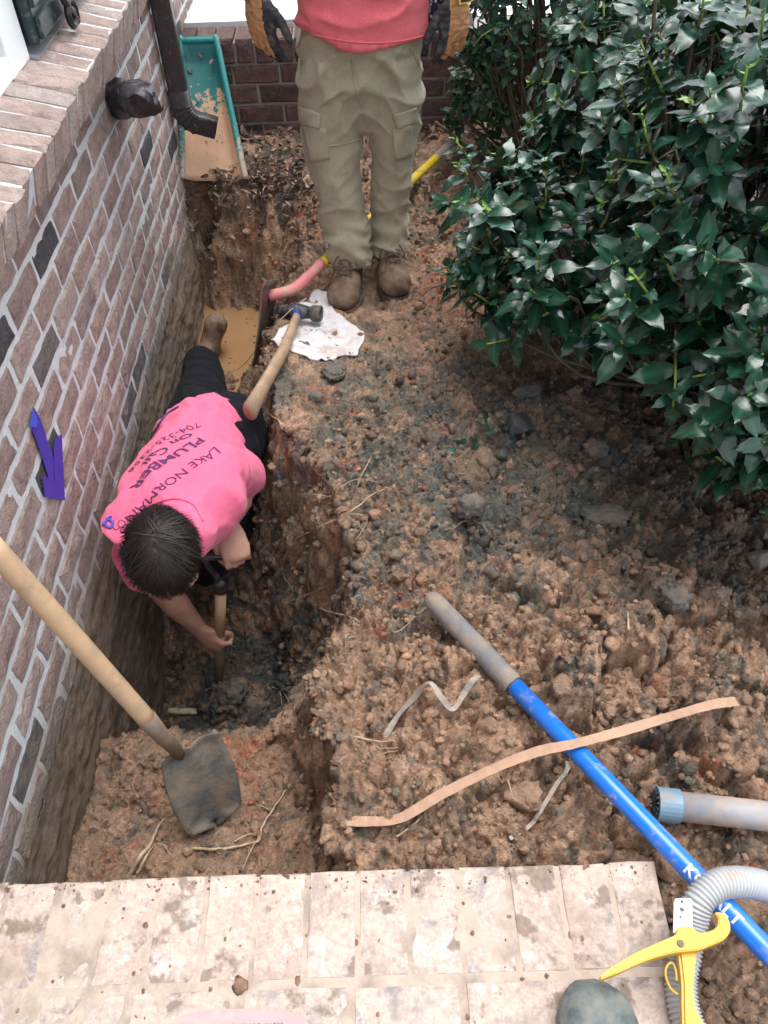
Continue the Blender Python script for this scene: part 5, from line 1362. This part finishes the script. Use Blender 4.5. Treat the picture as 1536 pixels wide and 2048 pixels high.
# wooden peg in the hole
bm = bmesh.new(); c = V((-.655, 1.335, hz(-.655, 1.335)+.024)); box(bm, c, (.115, .02, .016), Matrix.Rotation(-.05, 3, 'Z')); bevel(bm, .003)
o = bm_ob('wood_peg', bm, simple('muddy_peg', (.48, .44, .30), .8, .4, 60, .35, 40, (.09, .08, .06)), None); tag(o, 'short muddy wooden peg lying in the dark bottom of the hole', 'peg')
# muddy water in the far end of the trench
WATER = NT('muddy_water'); p = WATER.pos(); n = WATER.noise(p, 7, 4); WATER.bump(WATER.noise(p, 30, 3), .0008, .4)
WATER = WATER.done(WATER.mix(n, (.27, .150, .070), (.34, .20, .10)), .10, spec=.5)
bm = bmesh.new(); vs = [bm.verts.new((x, y, -.432)) for x, y in ((-.79, 2.35), (-.62, 2.35), (-.48, 2.38), (-.38, 2.6), (-.38, 3.2), (-.6, 3.4), (-.79, 3.4))]; bm.faces.new(vs)
o = bm_ob('muddy_water', bm, WATER, None, False); tag(o, kind='structure')
# ================================================================ shrubs
def m_leaf(name, dark, light, rough=.30, coat=.25, spots=.12):
    t = NT(name); p = t.pos(); a = t.attr()
    geo = t.n('ShaderNodeNewGeometry')
    c = t.mix(t.noise(p, 14, 4), dark, light)
    c = t.mix(1.0, c, a, 'MULTIPLY')
    c = t.mix(t.ramp(t.noise(p, 60, 5, .7), [(.66, 0.0), (.72, spots*4)]), c, (.55, .50, .42))
    c = t.mix(geo.outputs['Backfacing'], c, t.mix(.5, c, (.10, .17, .07)))
    t.bump(t.noise(p, 90, 3), .0012, .5)
    m = t.done(c, t.mix(t.noise(p, 10, 3), (rough-.1,)*3, (rough+.12,)*3), spec=.5, coat=coat)
    return m
HLEAF = m_leaf('holly_leaf', (.008, .040, .024), (.019, .072, .040), .22, .2)
YLEAF = m_leaf('young_leaf', (.09, .20, .035), (.16, .30, .06), .35, .1, 0)
SCORCH = m_leaf('scorched_leaf', (.30, .24, .18), (.50, .43, .35), .6, 0, .2)
BLEAF = m_leaf('back_leaf', (.012, .050, .026), (.026, .085, .042), .34, .1, .04)
STEM = simple('green_stem', (.26, .38, .07), .5, .25, 30)
BARK = simple('shrub_bark', (.11, .085, .06), .85, .3, 40, .3, 30, (.2, .17, .13), .003, 90)
def leaf_proto(L, W, spiny, fold, droop, seed, tint, m):
    """stalk at the origin, blade along +x, upper side +z"""
    rs = np.random.RandomState(seed); n = 9; v = []; f = []
    for i in range(n+1):
        t = i/n; w_ = W/2*(math.sin(math.pi*min(1, t*.97+.03)**.85))**.75*(1 if t < .97 else .3)
        if i == n: w_ = .0008
        sp = 1 + (spiny*(.13 if i in (4, 7) else -.03) if 0 < i < n else 0)
        x = L*t; z = -droop*L*t*t + .004*math.sin(t*6+seed)
        wv = .05*W*math.sin(i*2.1+seed)
        v += [(x, -w_*sp, z + fold*w_ + wv*.5), (x + .003, -w_*.5, z + fold*w_*.32), (x + .004, 0, z), (x + .003, w_*.5, z + fold*w_*.32), (x, w_*sp, z + fold*w_ - wv*.5)]
    for i in range(n):
        for k in range(4): a = i*5+k; f.append((a, a+5, a+6, a+1))
    me = mesh_np('leaf', v, f, m, True); c = np.ones((len(v), 3))*tint
    c.reshape(n+1, 5, 3)[:, 2] *= 1.7; set_col(me, c); return me
def leaf_arrays(me):
    v, _ = me_arrays(me); f = np.array([tuple(p.vertices) for p in me.polygons])
    c = np.empty(len(v)*4); me.color_attributes['col'].data.foreach_get('color', c); return v, f, c.reshape(-1, 4)[:, :3]
def basis_mat(x, up):
    x = np.asarray(x)/np.linalg.norm(x); up = np.asarray(up, float); y = np.cross(up, x)
    if np.linalg.norm(y) < 1e-5: y = np.cross((0, 1, 0), x)
    y /= np.linalg.norm(y); return np.stack([x, y, np.cross(x, y)], 1)
def make_shrub(name, label, base, ells, ntips, inner, protos, yprotos, sprotos, per, seed, nbig, keep=None, young=.12, scorch=.03, stemlen=(.05, .12), wild=.35, lscale=(.75, 1.15), extra=()):
    rs = np.random.RandomState(seed); base = np.array(base, float)
    root = empty(name, base, label, 'shrub')
    leaves = []; bmS = bmesh.new(); bmB = bmesh.new()
    C = np.array([e[0] for e in ells]); Rr = np.array([e[1] for e in ells]); vol = np.prod(Rr, 1)**.66; vol /= vol.sum()
    tips = [(np.array(t), np.array(d)/np.linalg.norm(d), 1.0) for t, d in extra]
    while len(tips) < ntips + len(extra):
        k = rs.choice(len(ells), p=vol); d = rs.normal(size=3); d /= np.linalg.norm(d)
        if d[2] < -.55 and rs.rand() < .7: continue
        r = 1.0 if rs.rand() > inner else rs.uniform(.5, .9)
        p = C[k] + d*Rr[k]*r*(1+.09*pn(np.array([d*2.3+k*9]), 3)[0] + rs.normal(0, .035))
        if r == 1.0 and any(np.sum(((p-C[j])/Rr[j])**2) < .72 for j in range(len(ells)) if j != k): continue
        if p[2] < hz(p[0], p[1]) + .08: continue
        if keep is not None and not keep(p): continue
        g = d/Rr[k]; g /= np.linalg.norm(g); dr = g*.8 + np.array((0, 0, .55)) + rs.normal(0, wild, 3); dr /= np.linalg.norm(dr)
        tips.append((p, dr, r))
    for p, dr, r in tips:
        sl = rs.uniform(*stemlen); s0 = p - dr*sl
        bend = rs.normal(0, .12, 3)
        tube(bmS, [s0, s0*.5+p*.5 + bend*sl*.3, p], .0034, 6, True, .0024)
        m_ = base + (s0-base)*rs.uniform(.45, .6) + rs.normal(0, .03, 3); m_[2] = base[2] + (s0[2]-base[2])*rs.uniform(.25, .45)
        if r == 1.0 and rs.rand() < .55: tube(bmB, spline([base + rs.normal(0, .02, 3)*(1, 1, 0), m_, s0 - dr*.06, s0], 3), .007, 5, True, .0028)
        isy = rs.rand() < young; iss = rs.rand() < scorch
        nlv = rs.randint(*per); a0 = rs.uniform(0, 6.28)
        q1, _ = frame_for(V(dr), Vector((0.3, .5, .2))); q1 = np.array(q1); q2 = np.cross(dr, q1)
        for i in range(nlv):
            t = (i/nlv)**1.15; pos = p - dr*sl*t*1.15; a = a0 + i*2.399 + rs.normal(0, .25)
            rad = q1*math.cos(a) + q2*math.sin(a); tilt = .35 + .65*t + rs.normal(0, .15)
            ld = rad*math.cos(.55-tilt*.5) + dr*(.75-.75*t) + np.array((0, 0, -.10 - .15*t)) + rs.normal(0, .12, 3); ld /= np.linalg.norm(ld)
            up = dr*.8 + np.array((0, 0, .8)) + rs.normal(0, .22, 3)
            s = rs.uniform(*lscale)*(.62 + .38*min(1, t*2.2))
            y_ = isy and i < 3; pr = sprotos if (iss and rs.rand() < .5) else (yprotos if y_ else protos)
            leaves.append((pos, basis_mat(ld, up), s*(.6 if y_ else 1), pr[rs.randint(len(pr))]))
    for i in range(5):
        b = base + rs.normal(0, .03, 3)*(1, 1, 0); e = C[rs.randint(len(C))] + rs.normal(0, .1, 3); b[2] = base[2]-.05
        bm = bmesh.new(); tube(bm, spline([b, b*.6+e*.4 + (0, 0, -.05), e], 4), .017, 8, True, .006); bm_ob('branch', bm, BARK, root)
    if len(bmB.verts): o = bm_ob('twigs', bmB, BARK, root); o['kind'] = 'stuff'
    o = bm_ob('shoots', bmS, STEM, root); o['kind'] = 'stuff'
    # the leaves that show largest become parts, the rest one mass
    arrs = {id(pr): leaf_arrays(pr) for pr in protos+yprotos+sprotos}
    Vs, Fs = [], []; n0 = 0
    for pos, B, s, pr in leaves:
        v, f, c = arrs[id(pr)]; Vs.append(v*s @ B.T + pos); Fs.append(f + n0); n0 += len(v)
    allv = np.vstack(Vs); allf = np.vstack(Fs); bv = BVHTree.FromPolygons(allv.tolist(), allf.tolist()); cam_ = Vector(CAM_POS)
    score = []
    for k, (pos, B, s, pr) in enumerate(leaves):
        c = Vs[k].mean(0); d = c - CAM_POS; L = np.linalg.norm(d); z = d @ CF; x = d @ CR/z*FPX + 768; y = 1024 - d @ CU/z*FPX
        if z < 0 or not (-40 < x < 1580 and -40 < y < 2090): score.append(0); continue
        h = bv.ray_cast(cam_, V(d/L), 8); vis = 1.0 if h[0] is None or h[3] > L-.012 else .15
        score.append(vis*abs(B[:, 2] @ (d/L))*s*s/L**2 + 1e-9)
    order = np.argsort(score)[::-1]; big = set(order[:nbig].tolist())
    Vs2, Fs2, Cs2, Mi = [], [], [], []; n0 = 0; mats = []
    for k, (pos, B, s, pr) in enumerate(leaves):
        if k in big:
            o = bpy.data.objects.new('leaf', pr); COL.objects.link(o); o.parent = root; o.matrix_parent_inverse = Matrix.Translation(-root.location)
            Mx = Matrix([[B[i, 0]*s, B[i, 1]*s, B[i, 2]*s, pos[i]] for i in range(3)] + [[0, 0, 0, 1]]); o.matrix_basis = Mx
        else:
            v, f, c = arrs[id(pr)]; m_ = pr.materials[0]
            if m_ not in mats: mats.append(m_)
            Vs2.append(v*s @ B.T + pos); Fs2.append(f + n0); Cs2.append(c*rs.uniform(.7, 1.25)); Mi += [mats.index(m_)]*len(f); n0 += len(v)
    me = mesh_np('foliage', np.vstack(Vs2), np.vstack(Fs2), mats, True); set_col(me, np.vstack(Cs2)); me.polygons.foreach_set('material_index', Mi)
    o = ob('foliage', me, root); o['kind'] = 'stuff'
    return root
hp = [leaf_proto(.086, .041, 1, .20, .16, k, t_, HLEAF) for k, t_ in ((1, 1.0), (2, .8), (3, 1.25), (4, .9), (5, 1.1), (6, .7))]
hy = [leaf_proto(.07, .032, .5, .5, -.05, k, 1.0, YLEAF) for k in (7, 8)]
hs_ = [leaf_proto(.078, .034, 1, .2, .2, k, 1.0, SCORCH) for k in (9,)]
ells = [((1.02, 1.75, .72), (.5, .62, .42)), ((.57, 2.12, .40), (.34, .40, .24)), ((.8, 1.5, .55), (.30, .36, .22)), ((1.0, 2.5, .62), (.5, .5, .4)), ((.98, 1.42, .50), (.28, .26, .16)), ((.98, 1.24, .44), (.26, .2, .12)), ((1.25, 1.5, .55), (.3, .35, .3))]
tall = [((.60, 1.95, 1.22), (.05, .1, 1)), ((.72, 2.15, 1.28), (-.1, .2, 1)), ((.66, 2.35, 1.15), (.1, 0, 1)), ((.88, 2.2, 1.3), (.05, .1, 1)), ((.80, 1.75, 1.30), (.1, .0, 1)), ((.27, 2.55, .42), (-.6, .2, .8)), ((.22, 2.42, .36), (-.8, -.1, .7)), ((.30, 3.0, .30), (-.6, .1, .8)), ((.24, 2.2, .26), (-.9, -.3, .3)), ((.30, 1.88, .22), (-.8, -.5, .2))]
holly = make_shrub('holly_bush', 'big glossy dark green holly bush with spiny leaves filling the upper right', (.92, 1.95, -.02), ells, 820, .34, hp, hy, hs_, (9, 14), 5, 300, None, .30, .012, (.05, .12), .34, (.70, 1.18), tall)
bp = [leaf_proto(.062, .034, 0, .22, .12, k, t_, BLEAF) for k, t_ in ((11, 1.0), (12, .8), (13, 1.2), (14, .65))]
bells = [((.62, 3.36, .62), (.30, .22, .40)), ((1.05, 3.35, .65), (.38, .25, .42)), ((.45, 3.42, .28), (.14, .12, .22))]
back = make_shrub('camellia_shrub', 'darker round leaved shrub standing behind the holly bush against the low wall', (.75, 3.45, .0), bells, 330, .25, bp, [leaf_proto(.05, .026, 0, .3, 0, 17, .8, YLEAF)], bp, (7, 11), 15, 200, None, .08, 0, (.04, .09), .4, (.75, 1.1))
# ================================================================ roots, fallen leaves
ROOT = simple('pale_root', (.48, .37, .25), .7, .25, 50, .3, 40, (.30, .21, .14))
def root_thing(label, lines, lift=.006, cat='root', mat=ROOT, group=None):
    bm = bmesh.new()
    for pxs, r0, r1 in lines:
        pts = [hit(a, b, lift*(0.4 if i in (0, len(pxs)-1) else 1)) if not isinstance(b, tuple) else gz(a, b[0], b[1]) for i, (a, b) in enumerate(pxs)]
        P = spline(pts, 5); P = P + .0022*np.stack([pn(P*60, 1), pn(P*60, 2), pn(P*60, 3)], 1)
        tube(bm, P, r0, 6, 'round', r1)
    return tag(bm_ob('root', bm, mat), label, cat, group)
root_thing('forked pale root hanging from the trench edge below the hammer handle', [([(520, 826), (540, 838), (558, 850), (574, 862)], .0045, .002), ([(526, 830), (534, 862), (530, 900), (522, 935)], .004, .002), ([(540, 838), (556, 846), (566, 866)], .002, .001), ([(522, 905), (512, 912), (500, 915)], .0022, .001), ([(522, 935), (512, 948), (506, 962)], .002, .001)], .012)
root_thing('long thin bundle of root fibres crossing the pit wall in the middle', [([(590, 1080), (640, 1062), (700, 1032), (745, 1000), (775, 980)], .0028, .0012), ([(655, 1055), (668, 1075), (680, 1082)], .0014, .0007), ([(690, 1036), (712, 1052), (728, 1072)], .0014, .0007), ([(660, 1000), (630, 1005), (600, 1000), (585, 1012)], .0016, .0007), ([(660, 1000), (628, 1014), (606, 1026)], .0013, .0006), ([(700, 1030), (735, 1044), (715, 1090), (690, 1118)], .0012, .0006), ([(660, 1000), (690, 976), (720, 966), (760, 970)], .0015, .0007), ([(716, 966), (735, 935), (742, 918)], .0015, .0007), ([(722, 966), (700, 1000)], .0012, .0007)], .012)
root_thing('short straight pale root beside the orange clay patch', [([(642, 1224), (668, 1232), (700, 1240), (720, 1250)], .0032, .0014), ([(668, 1232), (676, 1246)], .0013, .0007)], .010)
root_thing('branching pale root curving over the ledge right of the big shovel', [([(390, 1700), (440, 1702), (490, 1694), (520, 1684), (524, 1660), (545, 1625), (565, 1595), (580, 1570)], .0036, .0016), ([(524, 1670), (512, 1690), (500, 1712), (478, 1760)], .0024, .001), ([(545, 1625), (530, 1618), (516, 1614)], .0022, .001), ([(470, 1684), (500, 1672), (545, 1672)], .0018, .0008)], .010)
root_thing('thick pale forked root sticking up at the stoop edge, lower left', [([(262, 1752), (285, 1722), (305, 1692), (318, 1662), (328, 1642)], .0050, .0026), ([(278, 1748), (296, 1720), (312, 1690)], .004, .002), ([(310, 1690), (330, 1695), (342, 1712)], .0018, .0008), ([(256, 1745), (262, 1730)], .002, .001)], .016)
root_thing('small spray of pale rootlets lying left of the tan strap', [([(710, 1476), (750, 1486), (790, 1490)], .0026, .001), ([(735, 1482), (760, 1500), (795, 1498)], .0018, .0008), ([(770, 1512), (795, 1505)], .002, .001), ([(775, 1520), (800, 1512)], .0016, .001)], .008)
root_thing('short pale root standing up out of the tan soil heap on the right', [([(1250, 1278), (1252, 1255), (1254, 1232)], .0026, .0016)], .02)
root_thing('thin pale root running up from under the tan strap end', [([(795, 1682), (830, 1650), (862, 1612), (888, 1575)], .0022, .0012)], .008)
root_thing('thin bent root below the crossing of strap and pole', [([(1016, 1562), (1022, 1595), (1030, 1622)], .0022, .0012), ([(1030, 1622), (1020, 1632)], .0012, .0008), ([(1026, 1608), (1040, 1618)], .0012, .0007)], .010)
root_thing('fine hair roots hanging down the pit wall above the shovel shaft', [([(600, 1080), (575, 1110), (566, 1150), (590, 1190)], .0014, .0007), ([(580, 1205), (620, 1192), (660, 1180)], .0018, .0009), ([(540, 1095), (575, 1078)], .0018, .0009)], .010)
root_thing('twiggy root at the right rim of the dark hole', [([(545, 1375), (570, 1392), (582, 1420)], .0016, .0008), ([(560, 1385), (566, 1415), (574, 1430)], .0013, .0007), ([(570, 1400), (590, 1396)], .0012, .0006)], .012)
root_thing('long thin root stretched across the muddy water to the hammer rag', [([(612, (596, .03)), (560, (640, .02)), (520, (690, -.10)), (480, (735, -.26)), (430, (756, -.33))], .0018, .0011)], 0)
root_thing('fine pale rootlets in the shade right of the dark stone', [([(890, 1068), (930, 1050), (960, 1052), (975, 1068)], .0012, .0006), ([(905, 1062), (935, 1040)], .0009, .0005)], .008)
root_thing('pale straw lying by the grey end of the blue pole', [([(838, 1230), (870, 1205), (908, 1172)], .0016, .001), ([(770, 1272), (800, 1268), (830, 1235)], .0012, .0008)], .012)
# dead leaves in front of the splash block and by the wall
DLEAF = m_leaf('dead_leaf', (.09, .055, .042), (.22, .145, .115), .75, 0, .03)
dl = [leaf_proto(.05, .022, .4, w_, d_, k, t_, DLEAF) for k, w_, d_, t_ in ((21, .9, .5, 1), (22, -.7, -.4, 1.5), (23, .5, .8, .7), (24, 1.2, -.3, 1.2))]
rs = np.random.RandomState(88); Vs, Fs, Cs = [], [], []; n0 = 0
arr = [leaf_arrays(x) for x in dl]
def drop(x, y, s, up=.01):
    global n0
    v, f, c = arr[rs.randint(4)]; a = rs.uniform(0, 6.28); B = basis_mat((math.cos(a), math.sin(a), rs.normal(0, .45)), (rs.normal(0, .7), rs.normal(0, .7), 1))
    Vs.append(v*s @ B.T + (x, y, hz(x, y) + up*rs.uniform(.3, 1.6))); Fs.append(f+n0); Cs.append(c*rs.uniform(.5, 1.5)); n0 += len(v)
for _ in range(300): drop(rs.uniform(-.77, -.30), 3.27 + rs.normal(0, .045) - .1*0, rs.uniform(.4, .75), .03)
for _ in range(260): drop(rs.uniform(-.75, .1), rs.uniform(3.2, 3.62), rs.uniform(.4, .9))
for _ in range(160): drop(rs.uniform(-.75, .5), 3.62 + rs.normal(0, .03), rs.uniform(.5, 1))
for _ in range(170): drop(rs.uniform(-.40, .0), rs.uniform(2.95, 3.25), rs.uniform(.3, .7))
for _ in range(70): drop(rs.uniform(.1, .5), rs.uniform(2.9, 3.6), rs.uniform(.4, .9))
me = mesh_np('leaf_litter', np.vstack(Vs), np.vstack(Fs), DLEAF, True); set_col(me, np.vstack(Cs)); o = ob('leaf_litter', me)
tag(o, 'brown dead leaves littering the bank in front of the splash block', 'leaf litter', None, 'stuff')
# leaves caught in the splash block
for (u, v_), lab in zip(((.16, .845), (.55, .86), (.80, .84), (.25, .76)), ('curled dead leaf in the top left corner of the green splash block', 'dead leaf under the middle of the green top rim of the splash block', 'dead leaf against the right side rim of the splash block', 'lowest of the dead leaves lying in the green splash block')):
    p = bil_(u, v_, .016); o = bpy.data.objects.new('dead_leaf', dl[rs.randint(4)]); COL.objects.link(o); o.location = p; o.rotation_euler = (rs.uniform(-.6, .6), -.4, rs.uniform(0, 6)); o.scale = (.8,)*3
    tag(o, lab, 'leaf', 'dead leaves in the splash block')
# sprig of torn holly leaves beside the dark stone
sp_ = empty('leaf_sprig', hit(960, 880), 'scrap of dark torn leaves lying left of the blue black stone', 'sprig')
rs = np.random.RandomState(4)
for k in range(9):
    p = hit(985 - k*9 + rs.uniform(-6, 6), 850 + k*7 + rs.uniform(-14, 14), .012); o = bpy.data.objects.new('leaf', hp[k % 6]); COL.objects.link(o); o.parent = sp_; o.matrix_parent_inverse = Matrix.Translation(-sp_.location)
    o.location = V(p); o.rotation_euler = (rs.normal(0, .5), rs.normal(0, .4), rs.uniform(0, 6.28)); o.scale = (.42,)*3
# low scorched sprig at the right edge, shreds of pale leaf

def scatter(name, label, cat, pts, rlo, rhi, flat, m, seed, sub=1, cols=None):
    rs = np.random.RandomState(seed); bm = bmesh.new(); bmesh.ops.create_icosphere(bm, subdivisions=sub, radius=1)
    bv = np.array([v.co[:] for v in bm.verts]); bf = np.array([[v.index for v in f.verts] for f in bm.faces]); bm.free(); Vs, Fs, Cs = [], [], []
    for k, p in enumerate(pts):
        r = rlo*(rhi/rlo)**(rs.rand()**2); q_ = rs.uniform(0, 90, 3); s = 1 + .45*pn(bv*1.4 + q_, 2) + .3*pn(bv*3 + q_, 4)
        Vs.append(bv*s[:, None]*np.array((r*rs.uniform(.7, 1.3), r*rs.uniform(.7, 1.3), r*flat)) + p + np.array((0, 0, r*flat*.4))); Fs.append(bf + len(bv)*k); Cs.append(np.tile(PAL[rs.choice(cols)]*rs.uniform(.6, .9), (len(bv), 1)))
    me = mesh_np(name, np.vstack(Vs), np.vstack(Fs), m, True); set_col(me, np.vstack(Cs)); return tag(ob(name, me), label, cat, None, 'stuff')
rs = np.random.RandomState(61)
ed = [(rs.uniform(-.74, .455), .525 - abs(rs.normal(0, .02)), SZ) for _ in range(150)] + [(rs.uniform(-.74, .455), rs.uniform(.24, .525), SZ) for _ in range(60)]
scatter('soil_on_stoop', 'crumbs of soil spilled on the brick stoop', 'soil crumbs', ed, .0012, .0042, .7, SOIL, 5, 1, [0, 0, 1])
scatter('mud_splats', 'flat brown mud splashes dried on the brick stoop', 'mud splashes', [(rs.uniform(-.72, .45), rs.uniform(.26, .51), SZ) for _ in range(26)], .003, .012, .05, SOIL, 6, 2, [0, 0, 1])
flk = [(rs.uniform(-.74, -.46), rs.uniform(2.66, 3.12), -.4315) for _ in range(60)]
scatter('floating_flecks', 'dark flecks of leaf floating on the muddy water', 'flecks', flk, .0015, .006, .15, DLEAF, 7, 1, [5, 1])
flk = [tuple(bil_(rs.uniform(.2, .8), rs.uniform(.08, .6), .006)) for _ in range(46)]
scatter('silt_flecks', 'dark bits of leaf stuck in the silt of the splash block', 'flecks', flk, .0012, .0045, .3, DLEAF, 8, 1, [5, 1])

# hair roots all along the broken edge
rs = np.random.RandomState(91); bm = bmesh.new()
for _ in range(110):
    y = rs.uniform(.75, 2.95); x0 = float(np.interp(y, yk, rimx)) + rs.normal(.01, .03); a = math.pi + rs.normal(0, .9); P = []; L = rs.uniform(.02, .075)
    for k in range(5):
        x, yy = x0 + L*k*math.cos(a)*.35, y + L*k*math.sin(a)*.35; a += rs.normal(0, .35); P.append((x, yy, hz(x, yy) + rs.uniform(.002, .010)))
    tube(bm, spline(P, 3), rs.uniform(.0005, .0012), 4, True, .0003)
o = bm_ob('fine_roots', bm, ROOT); tag(o, 'fine pale hair roots hanging all along the broken trench edge', 'fine roots', None, 'stuff')
